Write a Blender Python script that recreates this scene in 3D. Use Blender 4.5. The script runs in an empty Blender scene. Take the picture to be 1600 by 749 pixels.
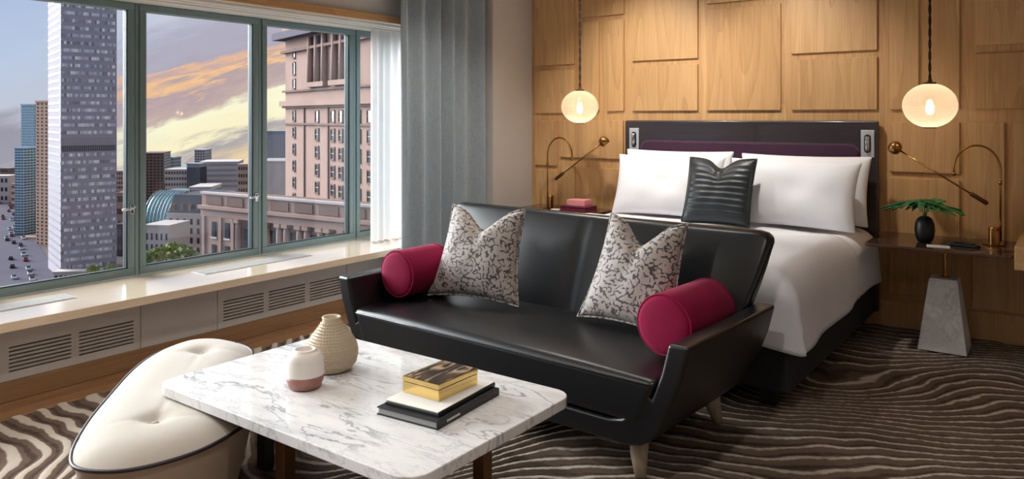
import bpy, math, random
import numpy as np
from mathutils import Vector, Matrix
random.seed(7)
S = bpy.context.scene
COL = S.collection
PI = math.pi
def R(d): return math.radians(d)

# ------------------------------------------------------------------ camera
FPX, HOR, EYE = 1200.0, 184.0, 1.40
YAW = math.atan2(885, FPX)
cam = bpy.data.cameras.new('camera'); camo = bpy.data.objects.new('camera', cam); COL.objects.link(camo)
cam.sensor_width = 36; cam.sensor_fit = 'HORIZONTAL'; cam.lens = 36*FPX/1600
cam.shift_y = -(374.5-HOR)/1600
cam.clip_start = .05; cam.clip_end = 5000
camo.location = (0, 0, EYE); camo.rotation_euler = (PI/2, 0, YAW)
S.camera = camo
FX, FY = -math.sin(YAW), math.cos(YAW)
RX, RY = math.cos(YAW), math.sin(YAW)

# ------------------------------------------------------------------ colour management
S.view_settings.view_transform = 'Standard'; S.view_settings.look = 'None'
S.view_settings.exposure = 0.0; S.view_settings.gamma = 1; S.view_settings.use_curve_mapping = False
S.cycles.use_denoising = True
S.cycles.max_bounces = 8; S.cycles.diffuse_bounces = 4; S.cycles.transparent_max_bounces = 16
S.cycles.sample_clamp_indirect = 6; S.cycles.caustics_reflective = False; S.cycles.caustics_refractive = False

def lin(c):
    if isinstance(c, (int, float)): c = (c, c, c)
    return tuple(((v/255)/12.92 if v/255 <= .04045 else ((v/255+.055)/1.055)**2.4) for v in c)
def rgba(c): return (*lin(c), 1)

# ------------------------------------------------------------------ node helper
class NT:
    def __init__(s, tree): s.t = tree; s.n = tree.nodes; s.l = tree.links
    def new(s, typ, **kw):
        n = s.n.new(typ)
        for k, v in kw.items(): setattr(n, k, v)
        return n
    def link(s, a, b): s.l.new(a, b)
    def put(s, sock, v):
        if isinstance(v, bpy.types.NodeSocket): s.l.new(v, sock)
        else: sock.default_value = v
    def m(s, op, a, b=None, c=None, clamp=False):
        n = s.new('ShaderNodeMath', operation=op, use_clamp=clamp)
        for i, v in enumerate((a, b, c)):
            if v is not None: s.put(n.inputs[i], v)
        return n.outputs[0]
    def sstep(s, v, a, b):
        n = s.new('ShaderNodeMapRange', interpolation_type='SMOOTHSTEP')
        s.put(n.inputs[0], v); n.inputs[1].default_value = a; n.inputs[2].default_value = b
        return n.outputs[0]
    def mix(s, f, a, b, blend='MIX'):
        n = s.new('ShaderNodeMix', data_type='RGBA', blend_type=blend)
        s.put(n.inputs[0], f); s.put(n.inputs[6], a); s.put(n.inputs[7], b)
        return n.outputs[2]
    def ramp(s, v, stops, interp='LINEAR'):
        n = s.new('ShaderNodeValToRGB'); cr = n.color_ramp; cr.interpolation = interp
        while len(cr.elements) < len(stops): cr.elements.new(.5)
        for e, (p, c) in zip(cr.elements, stops): e.position = p; e.color = c
        s.put(n.inputs[0], v); return n.outputs[0]
    def noise(s, vec, scale, detail=3, rough=.5, dist=0):
        n = s.new('ShaderNodeTexNoise'); n.inputs['Scale'].default_value = scale
        n.inputs['Detail'].default_value = detail; n.inputs['Roughness'].default_value = rough
        n.inputs['Distortion'].default_value = dist
        if vec is not None: s.l.new(vec, n.inputs['Vector'])
        return n.outputs['Fac']
    def mapping(s, vec, scale=(1,1,1), rot=(0,0,0), loc=(0,0,0)):
        n = s.new('ShaderNodeMapping')
        s.put(n.inputs['Location'], loc); n.inputs['Rotation'].default_value = rot; n.inputs['Scale'].default_value = scale
        s.l.new(vec, n.inputs['Vector']); return n.outputs[0]
    def obj(s): return s.new('ShaderNodeTexCoord').outputs['Object']
    def bump(s, h, strength=.2, dist=.01):
        n = s.new('ShaderNodeBump'); n.inputs['Strength'].default_value = strength; n.inputs['Distance'].default_value = dist
        s.put(n.inputs['Height'], h); return n.outputs[0]

# ------------------------------------------------------------------ world: sunset sky
world = bpy.data.worlds.new('sunset_sky'); S.world = world; world.use_nodes = True
w = NT(world.node_tree); w.n.clear()
wo = w.new('ShaderNodeOutputWorld'); bg = w.new('ShaderNodeBackground')
gen = w.new('ShaderNodeTexCoord').outputs['Generated']
sp = w.new('ShaderNodeSeparateXYZ'); w.link(gen, sp.inputs[0])
az = w.m('ARCTAN2', sp.outputs[1], w.m('MULTIPLY', sp.outputs[0], -1))
el = w.m('ARCSINE', sp.outputs[2])
cv = w.new('ShaderNodeCombineXYZ')
tilt = w.m('SUBTRACT', el, w.m('MULTIPLY', w.m('SUBTRACT', az, .55), .30))
w.put(cv.inputs[0], w.m('MULTIPLY', az, 9)); w.put(cv.inputs[1], w.m('MULTIPLY', tilt, 34)); cv.inputs[2].default_value = 2.3
n1 = w.noise(cv.outputs[0], 1.0, 5, .55, .6)
n2 = w.noise(w.mapping(cv.outputs[0], (2.4, 2.8, 1), (0,0,0), (3,1,0)), 1.0, 4, .6, .9)
q = w.m('ADD', tilt, w.m('MULTIPLY', w.m('SUBTRACT', n1, .5), .075))
q = w.m('ADD', q, w.m('MULTIPLY', w.m('SUBTRACT', n2, .5), .034))
def pos(v): return (v+.12)/.32
qn = w.m('DIVIDE', w.m('ADD', q, .12), .32, clamp=True)
warm = w.ramp(qn, [(pos(-.115), rgba((240,200,160))), (pos(-.075), rgba((246,214,165))), (pos(-.055), rgba((196,178,170))),
                   (pos(-.042), rgba((176,166,170))), (pos(-.026), rgba((255,240,200))), (pos(.004), rgba((255,246,214))),
                   (pos(.018), rgba((200,174,168))), (pos(.034), rgba((186,162,166))), (pos(.044), rgba((252,198,146))),
                   (pos(.054), rgba((200,170,166))), (pos(.064), rgba((236,186,156))), (pos(.074), rgba((180,168,182))),
                   (pos(.105), rgba((180,176,194))), (pos(.135), rgba((202,202,216))), (pos(.2), rgba((186,194,216)))])
cool = w.ramp(qn, [(pos(-.11), rgba((196,200,206))), (pos(-.06), rgba((170,176,188))), (pos(-.02), rgba((182,184,196))), (pos(.015), rgba((160,156,170))),
                   (pos(.05), rgba((158,152,166))), (pos(.075), rgba((196,198,212))), (pos(.12), rgba((190,200,224))), (pos(.2), rgba((176,190,220)))])
da = w.m('ABSOLUTE', w.m('SUBTRACT', az, .64))
fw = w.m('SUBTRACT', 1, w.sstep(w.m('ADD', da, w.m('MULTIPLY', w.m('SUBTRACT', n2, .5), .1)), .12, .27))
sky = w.mix(fw, cool, warm)
w.link(sky, bg.inputs[0]); bg.inputs[1].default_value = 1.12
w.link(bg.outputs[0], wo.inputs[0])

# ------------------------------------------------------------------ sun (soft daylight from the overcast western sky)
sl = bpy.data.lights.new('sun', 'SUN'); so = bpy.data.objects.new('sun', sl); COL.objects.link(so)
sl.energy = 13.5; sl.angle = R(45); sl.color = (.98, .98, 1.0)
so.rotation_euler = Vector((.90, .17, -.38)).to_track_quat('-Z', 'Y').to_euler()
so.location = (-8, 0, 8)

# ================================================================== mesh helpers
class MB:
    def __init__(s): s.v = []; s.f = []
    def add(s, vs, fs):
        o = len(s.v); s.v += [tuple(p) for p in vs]; s.f += [tuple(i+o for i in f) for f in fs]; return s
    def box(s, x0, x1, y0, y1, z0, z1):
        return s.add([(x0,y0,z0),(x1,y0,z0),(x1,y1,z0),(x0,y1,z0),(x0,y0,z1),(x1,y0,z1),(x1,y1,z1),(x0,y1,z1)],
                     [(3,2,1,0),(4,5,6,7),(0,1,5,4),(1,2,6,5),(2,3,7,6),(3,0,4,7)])
    def obox(s, o, ex, ey, ez):      # corner + three edge vectors
        o, ex, ey, ez = map(Vector, (o, ex, ey, ez))
        p = [o, o+ex, o+ex+ey, o+ey]; p += [a+ez for a in p]
        return s.add(p, [(3,2,1,0),(4,5,6,7),(0,1,5,4),(1,2,6,5),(2,3,7,6),(3,0,4,7)])
    def lathe(s, prof, n=32, c=(0,0,0), capb=True, capt=True, fn=None):
        vs = []
        for r, z in prof:
            for k in range(n):
                a = 2*PI*k/n; rr = r*(fn(a, z) if fn else 1)
                vs.append((c[0]+rr*math.cos(a), c[1]+rr*math.sin(a), c[2]+z))
        fs = []
        for i in range(len(prof)-1):
            for k in range(n):
                a, b = i*n+k, i*n+(k+1) % n
                fs.append((a, b, b+n, a+n))
        if capb: fs.append(tuple(reversed(range(n))))
        if capt: fs.append(tuple(range((len(prof)-1)*n, len(prof)*n)))
        return s.add(vs, fs)
    def tube(s, pts, r, n=8, cap=True):
        pts = [Vector(p) for p in pts]; vs = []; fs = []
        up = None
        for i, p in enumerate(pts):
            t = (pts[min(i+1, len(pts)-1)] - pts[max(i-1, 0)]).normalized()
            if up is None: up = Vector((0,0,1)) if abs(t.z) < .9 else Vector((1,0,0))
            a = t.cross(up).normalized(); b = a.cross(t).normalized(); up = b
            rr = r[i] if isinstance(r, (list, tuple)) else r
            vs += [p + a*rr*math.cos(2*PI*k/n) + b*rr*math.sin(2*PI*k/n) for k in range(n)]
        for i in range(len(pts)-1):
            for k in range(n):
                x, y = i*n+k, i*n+(k+1) % n
                fs.append((x, x+n, y+n, y))
        if cap: fs += [tuple(range(n)), tuple(reversed(range((len(pts)-1)*n, len(pts)*n)))]
        return s.add(vs, fs)
    def prism(s, poly, z0, z1):      # ccw polygon in xy
        n = len(poly)
        return s.add([(x,y,z0) for x,y in poly]+[(x,y,z1) for x,y in poly],
                     [tuple(reversed(range(n))), tuple(range(n, 2*n))]+[(i, (i+1) % n, (i+1) % n+n, i+n) for i in range(n)])
    def sphere(s, c, r, n=16, m=10, sz=1):
        prof = [(r*math.sin(PI*i/m), -r*sz*math.cos(PI*i/m)) for i in range(m+1)]
        prof[0] = (r*.02, prof[0][1]); prof[-1] = (r*.02, prof[-1][1])
        return s.lathe(prof, n, c)
    def grid(s, P, closed_u=False):
        nr, nc = len(P), len(P[0]); vs = [p for r_ in P for p in r_]; fs = []
        for i in range(nr-1):
            for k in range(nc if closed_u else nc-1):
                k2 = (k+1) % nc
                fs.append((i*nc+k, i*nc+k2, (i+1)*nc+k2, (i+1)*nc+k))
        return s.add(vs, fs)
    def mesh(s, name):
        me = bpy.data.meshes.new(name); me.from_pydata(s.v, [], s.f); me.validate(); return me
    def build(s, name, mat, parent=None, smooth=False, bevel=0, seg=2, subsurf=0, mesh=None):
        me = mesh or s.mesh(name)
        if mat and not me.materials: me.materials.append(mat)
        if smooth and not mesh:
            me.polygons.foreach_set('use_smooth', [True]*len(me.polygons))
        o = bpy.data.objects.new(name, me); COL.objects.link(o)
        if parent: o.parent = parent
        if bevel:
            b = o.modifiers.new('bevel', 'BEVEL'); b.width = bevel; b.segments = seg; b.limit_method = 'ANGLE'; b.angle_limit = R(40)
            me.polygons.foreach_set('use_smooth', [True]*len(me.polygons))
            wn = o.modifiers.new('wn', 'WEIGHTED_NORMAL'); wn.keep_sharp = False
        if subsurf:
            b = o.modifiers.new('ss', 'SUBSURF'); b.levels = b.render_levels = subsurf
        return o

def empty(name, loc=(0,0,0), rz=0, parent=None):
    o = bpy.data.objects.new(name, None); COL.objects.link(o); o.empty_display_size = .05
    o.location = loc; o.rotation_euler = (0, 0, rz)
    if parent: o.parent = parent
    return o
def tag(o, label, cat, group=None):
    o['label'] = label; o['category'] = cat
    if group: o['group'] = group
    return o
def struct(o): o['kind'] = 'structure'; return o
def thing(name, label, cat, loc=(0,0,0), rz=0, group=None): return tag(empty(name, loc, rz), label, cat, group)
def copy_tree(o, parent=None):
    c = o.copy(); COL.objects.link(c)
    if parent: c.parent = parent
    for ch in list(o.children):
        copy_tree(ch, c)
    return c
def box(name, mat, parent, x0, x1, y0, y1, z0, z1, bevel=0, seg=2):
    return MB().box(x0, x1, y0, y1, z0, z1).build(name, mat, parent, bevel=bevel, seg=seg)
def arc(c, r, a0, a1, n): return [(c[0]+r*math.cos(R(a0+(a1-a0)*i/n)), c[1]+r*math.sin(R(a0+(a1-a0)*i/n))) for i in range(n+1)]
def rrect(x0, x1, y0, y1, r, n=6):
    return (arc((x1-r,y0+r), r, -90, 0, n)+arc((x1-r,y1-r), r, 0, 90, n)+arc((x0+r,y1-r), r, 90, 180, n)+arc((x0+r,y0+r), r, 180, 270, n))

# ================================================================== materials
def mat(name, col, rough=.5, metal=0, bumpn=None, var=None, spec=.5, coat=0, sheen=0):
    m = bpy.data.materials.new(name); m.use_nodes = True; t = NT(m.node_tree)
    b = t.n['Principled BSDF']; c = rgba(col)
    b.inputs['Base Color'].default_value = c; b.inputs['Roughness'].default_value = rough; b.inputs['Metallic'].default_value = metal
    b.inputs['Specular IOR Level'].default_value = spec
    if coat: b.inputs['Coat Weight'].default_value = coat; b.inputs['Coat Roughness'].default_value = .1
    if sheen: b.inputs['Sheen Weight'].default_value = sheen; b.inputs['Sheen Roughness'].default_value = .4
    if var or bumpn:
        o = t.obj()
    if var:       # (scale, amount)
        f = t.noise(o, var[0], 4)
        t.link(t.mix(f, tuple(x*(1-var[1]) for x in c[:3])+(1,), tuple(min(1, x*(1+var[1])) for x in c[:3])+(1,)), b.inputs['Base Color'])
    if bumpn:     # (scale, strength, distance)
        t.link(t.bump(t.noise(o, bumpn[0], 3), bumpn[1], bumpn[2]), b.inputs['Normal'])
    return m

def wood(name, dark, light, axis='Z', scale=1.0, rough=.45, figure=.6, coat=0, bump=.06):
    m = bpy.data.materials.new(name); m.use_nodes = True; t = NT(m.node_tree); b = t.n['Principled BSDF']
    o = t.obj(); rnd = t.new('ShaderNodeObjectInfo').outputs['Random']
    off = t.new('ShaderNodeCombineXYZ')
    for i, k in enumerate((17.3, 9.1, 5.7)): t.put(off.inputs[i], t.m('MULTIPLY', rnd, k))
    st = {'Z': (1, 1, .10), 'Y': (1, .10, 1), 'X': (.10, 1, 1)}[axis]
    v = t.mapping(o, tuple(s*scale for s in st), (0,0,0), off.outputs[0])
    big = t.noise(v, 3.2, 2, .5, .3)
    rings = t.m('FRACT', t.m('MULTIPLY', big, 11))
    rings = t.m('POWER', rings, 2.0)
    fine = t.noise(t.mapping(o, tuple(s*scale*(1 if s < 1 else 6) for s in st), (0,0,0), off.outputs[0]), 26, 3, .6)
    tone = t.noise(v, .9, 1)
    f = t.m('ADD', t.m('MULTIPLY', rings, .38*figure), t.m('MULTIPLY', fine, .75))
    f = t.m('ADD', f, t.m('MULTIPLY', t.m('SUBTRACT', tone, .5), .5))
    f = t.m('ADD', f, t.m('MULTIPLY', t.m('SUBTRACT', rnd, .5), .16))
    t.link(t.ramp(f, [(.2, rgba(light)), (.95, rgba(dark))]), b.inputs['Base Color'])
    b.inputs['Roughness'].default_value = rough
    if coat: b.inputs['Coat Weight'].default_value = coat; b.inputs['Coat Roughness'].default_value = .12
    t.link(t.bump(fine, bump, .002), b.inputs['Normal'])
    return m

def marble(name, base, vein, scale=1.0, rough=.08, rot=(0,0,.6), width=.06, stretch=(1, 3.2, 1)):
    m = bpy.data.materials.new(name); m.use_nodes = True; t = NT(m.node_tree); b = t.n['Principled BSDF']
    v = t.mapping(t.obj(), tuple(s*scale for s in stretch), rot)
    def ridge(sc, wd, dist, det):
        n = t.noise(v, sc, det, .6, dist)
        a = t.m('ABSOLUTE', t.m('SUBTRACT', n, .5))
        return t.m('SUBTRACT', 1, t.sstep(a, 0, wd))
    r1 = ridge(2.2, width, .9, 5); r2 = ridge(5.5, width*.7, .6, 4)
    msk = t.noise(v, 1.7, 2)
    f = t.m('ADD', t.m('MULTIPLY', r1, t.sstep(msk, .38, .62)), t.m('MULTIPLY', t.m('MULTIPLY', r2, .45), t.sstep(msk, .62, .42)), clamp=True)
    cloud = t.noise(v, 3.0, 5)
    f2 = t.m('ADD', t.m('MULTIPLY', f, .75), t.m('MULTIPLY', t.sstep(cloud, .45, .8), .35), clamp=True)
    t.link(t.mix(f2, rgba(base), rgba(vein)), b.inputs['Base Color'])
    b.inputs['Roughness'].default_value = rough
    return m

def emit(name, col, strength):
    m = bpy.data.materials.new(name); m.use_nodes = True; t = NT(m.node_tree); t.n.clear()
    e = t.new('ShaderNodeEmission'); e.inputs[0].default_value = (*col, 1); e.inputs[1].default_value = strength
    t.link(e.outputs[0], t.new('ShaderNodeOutputMaterial').inputs[0]); return m
def thin_glass(name, tint, gloss, rough=0.0, trans=0.0):
    m = bpy.data.materials.new(name); m.use_nodes = True; t = NT(m.node_tree); t.n.clear()
    tr = t.new('ShaderNodeBsdfTransparent'); tr.inputs[0].default_value = rgba(tint)
    gl = t.new('ShaderNodeBsdfGlossy'); gl.inputs['Roughness'].default_value = rough
    fr = t.new('ShaderNodeFresnel'); fr.inputs[0].default_value = 1.45
    mx = t.new('ShaderNodeMixShader'); t.put(mx.inputs[0], t.m('MULTIPLY', fr.outputs[0], gloss)); t.link(tr.outputs[0], mx.inputs[1]); t.link(gl.outputs[0], mx.inputs[2])
    out = mx
    if trans:
        tl = t.new('ShaderNodeBsdfTranslucent'); tl.inputs[0].default_value = rgba((250,244,236))
        m2 = t.new('ShaderNodeMixShader'); m2.inputs[0].default_value = trans; t.link(mx.outputs[0], m2.inputs[1]); t.link(tl.outputs[0], m2.inputs[2]); out = m2
    t.link(out.outputs[0], t.new('ShaderNodeOutputMaterial').inputs[0]); return m

M = {}
M['oak'] = wood('oak_veneer', (160,114,68), (218,176,124), 'Z', 1.0, .42, .45)
M['oak_rail'] = wood('oak_trim', (112,82,56), (156,120,86), 'Y', 1.0, .4, .5)
M['sill'] = wood('sill_oak', (214,186,154), (238,218,192), 'Y', 1.0, .14, .3, coat=1.0)
M['plank'] = wood('floor_oak', (112,80,54), (162,122,86), 'Y', 1.2, .3, .7)
M['desk'] = wood('desk_oak', (170,126,78), (212,168,116), 'Y', 1.0, .4, .6)
M['dark_wood'] = wood('ebonised_oak', (34,30,34), (62,56,60), 'X', 1.0, .32, .5, coat=.3)
M['pale_leg'] = wood('limed_oak', (120,104,88), (176,158,136), 'Z', 3.0, .5, .5)
M['wall'] = mat('grey_paint', (202,197,192), .7, var=(2, .03))
M['white'] = mat('white_paint', (226,222,216), .6)
M['ceiling'] = mat('ceiling_paint', (232,230,226), .8)
M['cabinet'] = mat('warm_grey_lacquer', (188,184,180), .5)
M['slot'] = mat('slot_dark', (22,20,20), .8)
M['frame'] = mat('green_grey_aluminium', (120,140,142), .32, .2)
M['frame_d'] = mat('dark_gasket', (36,44,44), .5)
M['chrome'] = mat('chrome', (220,222,226), .12, 1)
M['plate'] = mat('brushed_steel', (206,212,220), .3, .35)
M['brass'] = mat('aged_brass', (168,124,72), .25, 1)
M['bronze'] = mat('dark_bronze', (110,78,50), .3, .8)
M['gold'] = mat('polished_gold', (240,208,138), .2, 1)
M['leather'] = mat('black_leather', (12,13,16), .33, bumpn=(260, .12, .002), spec=.55)
M['leather_c'] = mat('black_pleated_leather', (36,42,46), .38, bumpn=(200, .15, .002))
M['piping'] = mat('dark_piping', (38,28,34), .5)
M['linen'] = mat('cream_linen', (174,165,155), .85, bumpn=(420, .25, .002), var=(60, .05), sheen=.2)
M['linen_side'] = mat('taupe_linen', (168,148,130), .85, bumpn=(420, .25, .002), var=(60, .05))
M['magenta'] = mat('magenta_velvet', (134,10,58), .85, bumpn=(300, .1, .002), var=(9, .15), sheen=.05, spec=.2)
M['cotton'] = mat('white_cotton', (236,236,240), .8, bumpn=(18, .12, .01))
M['bedbase'] = mat('charcoal_upholstery', (34,34,38), .8, bumpn=(500, .2, .002))
M['plum'] = mat('plum_velvet', (58,24,52), .8, var=(7, .2), sheen=.5)
M['drape'] = None
M['ceramic'] = mat('white_ceramic', (224,216,210), .4)
M['beads'] = mat('bone_bisque', (196,178,154), .6, var=(30, .06))
M['rose'] = mat('rose_speckled_glaze', (150,104,94), .4, var=(40, .35))
M['black'] = mat('matt_black', (20,22,26), .45)
M['paper'] = mat('paper', (232,228,220), .7)
M['pages'] = mat('page_edges', (150,150,150), .8)
M['book'] = mat('black_book_cloth', (18,20,24), .4)
M['pink'] = mat('pink_card', (226,150,152), .6)
M['berry'] = mat('berry_cloth', (112,38,62), .6)
M['nstop'] = mat('bronze_mirror_top', (104,80,68), .12, .6)
M['leaf'] = mat('palm_leaf', (44,104,58), .4, var=(30, .3))
M['leaf2'] = mat('palm_leaf_light', (74,134,72), .4, var=(30, .3))
M['marble'] = marble('calacatta_marble', (222,220,219), (138,137,140), 1.25, .09, (0,0,R(-50)), .034)
M['marble_b'] = marble('pale_block_marble', (240,240,242), (206,208,212), 4, .3, (.4,.3,.6), .05, (1,2,1))
M['glass'] = thin_glass('window_glass', (248,251,251), .3)
M['globe'] = thin_glass('ribbed_globe_glass', (236,226,218), .9, .2, .36)
M['bulb'] = emit('bulb_glow', (1, .82, .60), 6)
M['downlight'] = emit('downlight_glow', (1, .86, .7), 6)

# tiger-eye lid
m = bpy.data.materials.new('tiger_eye'); m.use_nodes = True; t = NT(m.node_tree); b = t.n['Principled BSDF']
v = t.mapping(t.obj(), (1, .25, 1), (0,0,R(38)))
f = t.noise(v, 26, 2, .5, .5)
t.link(t.ramp(f, [(.35, rgba((40,26,18))), (.48, rgba((78,56,40))), (.58, rgba((176,150,122))), (.66, rgba((52,36,26)))]), b.inputs['Base Color'])
b.inputs['Roughness'].default_value = .08; M['tiger'] = m

# drape linen with vertical weave
m = bpy.data.materials.new('slate_drape_linen'); m.use_nodes = True; t = NT(m.node_tree); b = t.n['Principled BSDF']; o = t.obj()
f = t.noise(t.mapping(o, (1,1,.06)), 240, 3); f2 = t.noise(t.mapping(o, (.1,.1,1)), 260, 2)
t.link(t.ramp(t.m('ADD', t.m('MULTIPLY', f, .6), t.m('MULTIPLY', f2, .4)), [(.3, rgba((146,155,160))), (.7, rgba((174,183,187)))]), b.inputs['Base Color'])
b.inputs['Roughness'].default_value = .85; b.inputs['Sheen Weight'].default_value = .2; M['drape'] = m
# sheer voile
m = bpy.data.materials.new('white_voile'); m.use_nodes = True; t = NT(m.node_tree); t.n.clear()
tr = t.new('ShaderNodeBsdfTransparent'); tl = t.new('ShaderNodeBsdfTranslucent'); tl.inputs[0].default_value = rgba((250,250,250))
df = t.new('ShaderNodeBsdfDiffuse'); df.inputs[0].default_value = rgba((248,248,248))
a = t.new('ShaderNodeMixShader'); a.inputs[0].default_value = .45; t.link(tl.outputs[0], a.inputs[1]); t.link(df.outputs[0], a.inputs[2])
c = t.new('ShaderNodeMixShader'); c.inputs[0].default_value = .86; t.link(tr.outputs[0], c.inputs[1]); t.link(a.outputs[0], c.inputs[2])
t.link(c.outputs[0], t.new('ShaderNodeOutputMaterial').inputs[0]); M['voile'] = m
# squiggle cushion fabric
m = bpy.data.materials.new('squiggle_weave'); m.use_nodes = True; t = NT(m.node_tree); b = t.n['Principled BSDF']; o = t.obj()
n = t.noise(o, 36, .8, .4, .25); k = t.noise(o, 60, 1)
f = t.m('MULTIPLY', t.m('SUBTRACT', 1, t.sstep(t.m('ABSOLUTE', t.m('SUBTRACT', n, .5)), .052, .070)), t.sstep(k, .40, .46))
t.link(t.mix(f, rgba((176,166,160)), rgba((70,61,59))), b.inputs['Base Color'])
b.inputs['Roughness'].default_value = .7; b.inputs['Sheen Weight'].default_value = .3
t.link(t.bump(f, -.5, .004), b.inputs['Normal']); M['squiggle'] = m
# carpet
m = bpy.data.materials.new('carved_wave_carpet'); m.use_nodes = True; t = NT(m.node_tree); b = t.n['Principled BSDF']; o = t.obj()
ph = t.new('ShaderNodeAttribute'); ph.attribute_name = 'phase'; ph = ph.outputs['Fac']
wv = t.m('ADD', t.m('SINE', ph), t.m('MULTIPLY', t.m('SUBTRACT', t.noise(o, 22, 2), .5), .9))
pile = t.noise(o, 380, 2); blot = t.noise(o, 3.5, 3)
band = t.mix(blot, rgba((96,80,70)), rgba((132,113,100)))
sx_ = t.new('ShaderNodeSeparateXYZ'); t.link(o, sx_.inputs[0])
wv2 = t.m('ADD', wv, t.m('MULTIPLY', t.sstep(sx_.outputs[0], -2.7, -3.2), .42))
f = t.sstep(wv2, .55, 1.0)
c = t.mix(f, band, rgba((206,194,180)))
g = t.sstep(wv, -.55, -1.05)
c = t.mix(t.m('MULTIPLY', g, .7), c, rgba((62,50,44)))  # darker colour painted into the grooves as shading
c = t.mix(t.m('MULTIPLY', t.m('SUBTRACT', pile, .3), .35), c, rgba((60,50,44)))
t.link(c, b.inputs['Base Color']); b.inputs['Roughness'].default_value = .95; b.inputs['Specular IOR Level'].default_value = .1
t.link(t.bump(pile, .5, .006), b.inputs['Normal']); M['carpet'] = m

# ================================================================== room shell
YW = 5.65           # headboard wall plane
XL = -4.24          # cabinet face below the sill
XWIN = -4.78        # window plane
ZS, ZT = .414, 2.117
YB, XRT, ZC = -2.4, 2.4, 2.75
floor = struct(box('floor', M['plank'], None, -4.30, XRT, YB, YW+.1, -.06, -.012))
# floor boards in the bare strip beside the window
yy = -1.0; 
for c_ in range(3):
    x0 = -4.238 + c_*.128; y = YB + .31*c_
    while y < 5.0:
        y1 = min(y+1.15, 5.07)
        if y1 > .6: MB().box(x0+.001, x0+.127, y+.001, y1-.001, -.011, 0).build('plank', M['plank'], floor, bevel=.0015, seg=1)
        y = y1
struct(box('ceiling', M['ceiling'], None, -4.35, XRT, YB, YW+.1, ZC, ZC+.1))
struct(box('wall_right', M['wall'], None, XRT, XRT+.1, YB, YW+.1, 0, ZC))
struct(box('wall_front', M['wall'], None, -4.35, XRT, YB-.1, YB, 0, ZC))
# wall with the window: header above, pier to the headboard wall
Y0W, Y1W = -1.14, 4.70
wl = struct(empty('wall_left'))
box('header', M['wall'], wl, -4.30, -4.20, YB, 5.09, 2.165, ZC)
box('soffit', M['white'], wl, -4.86, -4.20, Y0W-.06, Y1W+.06, 2.118, 2.165)
for k, xx in enumerate((-4.30, -4.42, -4.56)):
    box('blind_track', M['white'], wl, xx-.03, xx+.03, Y0W, Y1W, 2.100+.004*k, 2.118, bevel=.004)
box('pier', M['wall'], wl, -4.90, -3.945, 5.078, YW+.1, 0, ZC)
box('jamb', M['wall'], wl, -4.90, -4.20, Y1W, 5.078, 0, 2.165)
box('jamb', M['wall'], wl, -4.90, -4.20, YB, Y0W, 0, 2.165)
box('spandrel', M['wall'], wl, -4.86, -4.70, Y0W, Y1W, 0, .36)
struct(box('trim_1', M['desk'], None, -4.20, -4.165, YB+.01, 5.07, 2.113, 2.167, bevel=.004))
# convector cabinet under the sill
cab = struct(empty('trim_2'))
box('carcass', M['slot'], cab, -4.60, XL-.022, YB+.02, 5.05, .01, .355)
def louvre_panel(y0, y1, groups):
    p = MB(); zs = [.143+i*.0195 for i in range(7)]
    x0, x1 = XL-.018, XL
    ys = []
    cur = y0+.002
    for (a, b_) in groups:
        p.box(x0, x1, cur, a, .103, .362)
        p.box(x0, x1, a, b_, .103, zs[0]); p.box(x0, x1, a, b_, zs[-1]+.0075, .362)
        for i in range(6): p.box(x0, x1, a, b_, zs[i]+.0075, zs[i+1])
        cur = b_
    p.box(x0, x1, cur, y1-.002, .103, .362)
    return p.build('louvre_panel' if groups else 'access_panel', M['cabinet'], cab)
def grp(y): return [(y+.04, y+.331), (y+.37, y+.661), (y+.70, y+.991)]
PL = 1.031
y = 2.713
louvre_panel(y, y+PL, grp(y)); louvre_panel(y+PL, y+PL+.478, []); 
louvre_panel(2.235, 2.713, [])
louvre_panel(2.235-PL, 2.235, grp(2.235-PL)); louvre_panel(.726, 1.204, []); louvre_panel(-.305, .726, grp(-.305)); louvre_panel(YB+.03, -.305, [])
louvre_panel(y+PL+.478, 5.05, [])
struct(box('baseboard_left', M['oak_rail'], None, -4.262, -4.238, YB+.01, 5.05, 0, .101, bevel=.002))
sill = struct(MB().box(-4.735, -4.14, Y0W+.01, 4.99, .366, ZS).build('trim_3', M['sill'], None, bevel=.004))
# grilles let into the sill
for gy in (1.55, 3.15):
    g = MB().box(-4.56, -4.40, gy-.42, gy+.42, ZS-.002, ZS+.002)
    gr = g.build('sill_grille', M['plate'], sill)
    for i in range(9):
        box('grille_bar', M['cabinet'], gr, -4.555+i*.0172, -4.545+i*.0172, gy-.41, gy+.41, ZS+.002, ZS+.005)

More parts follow.
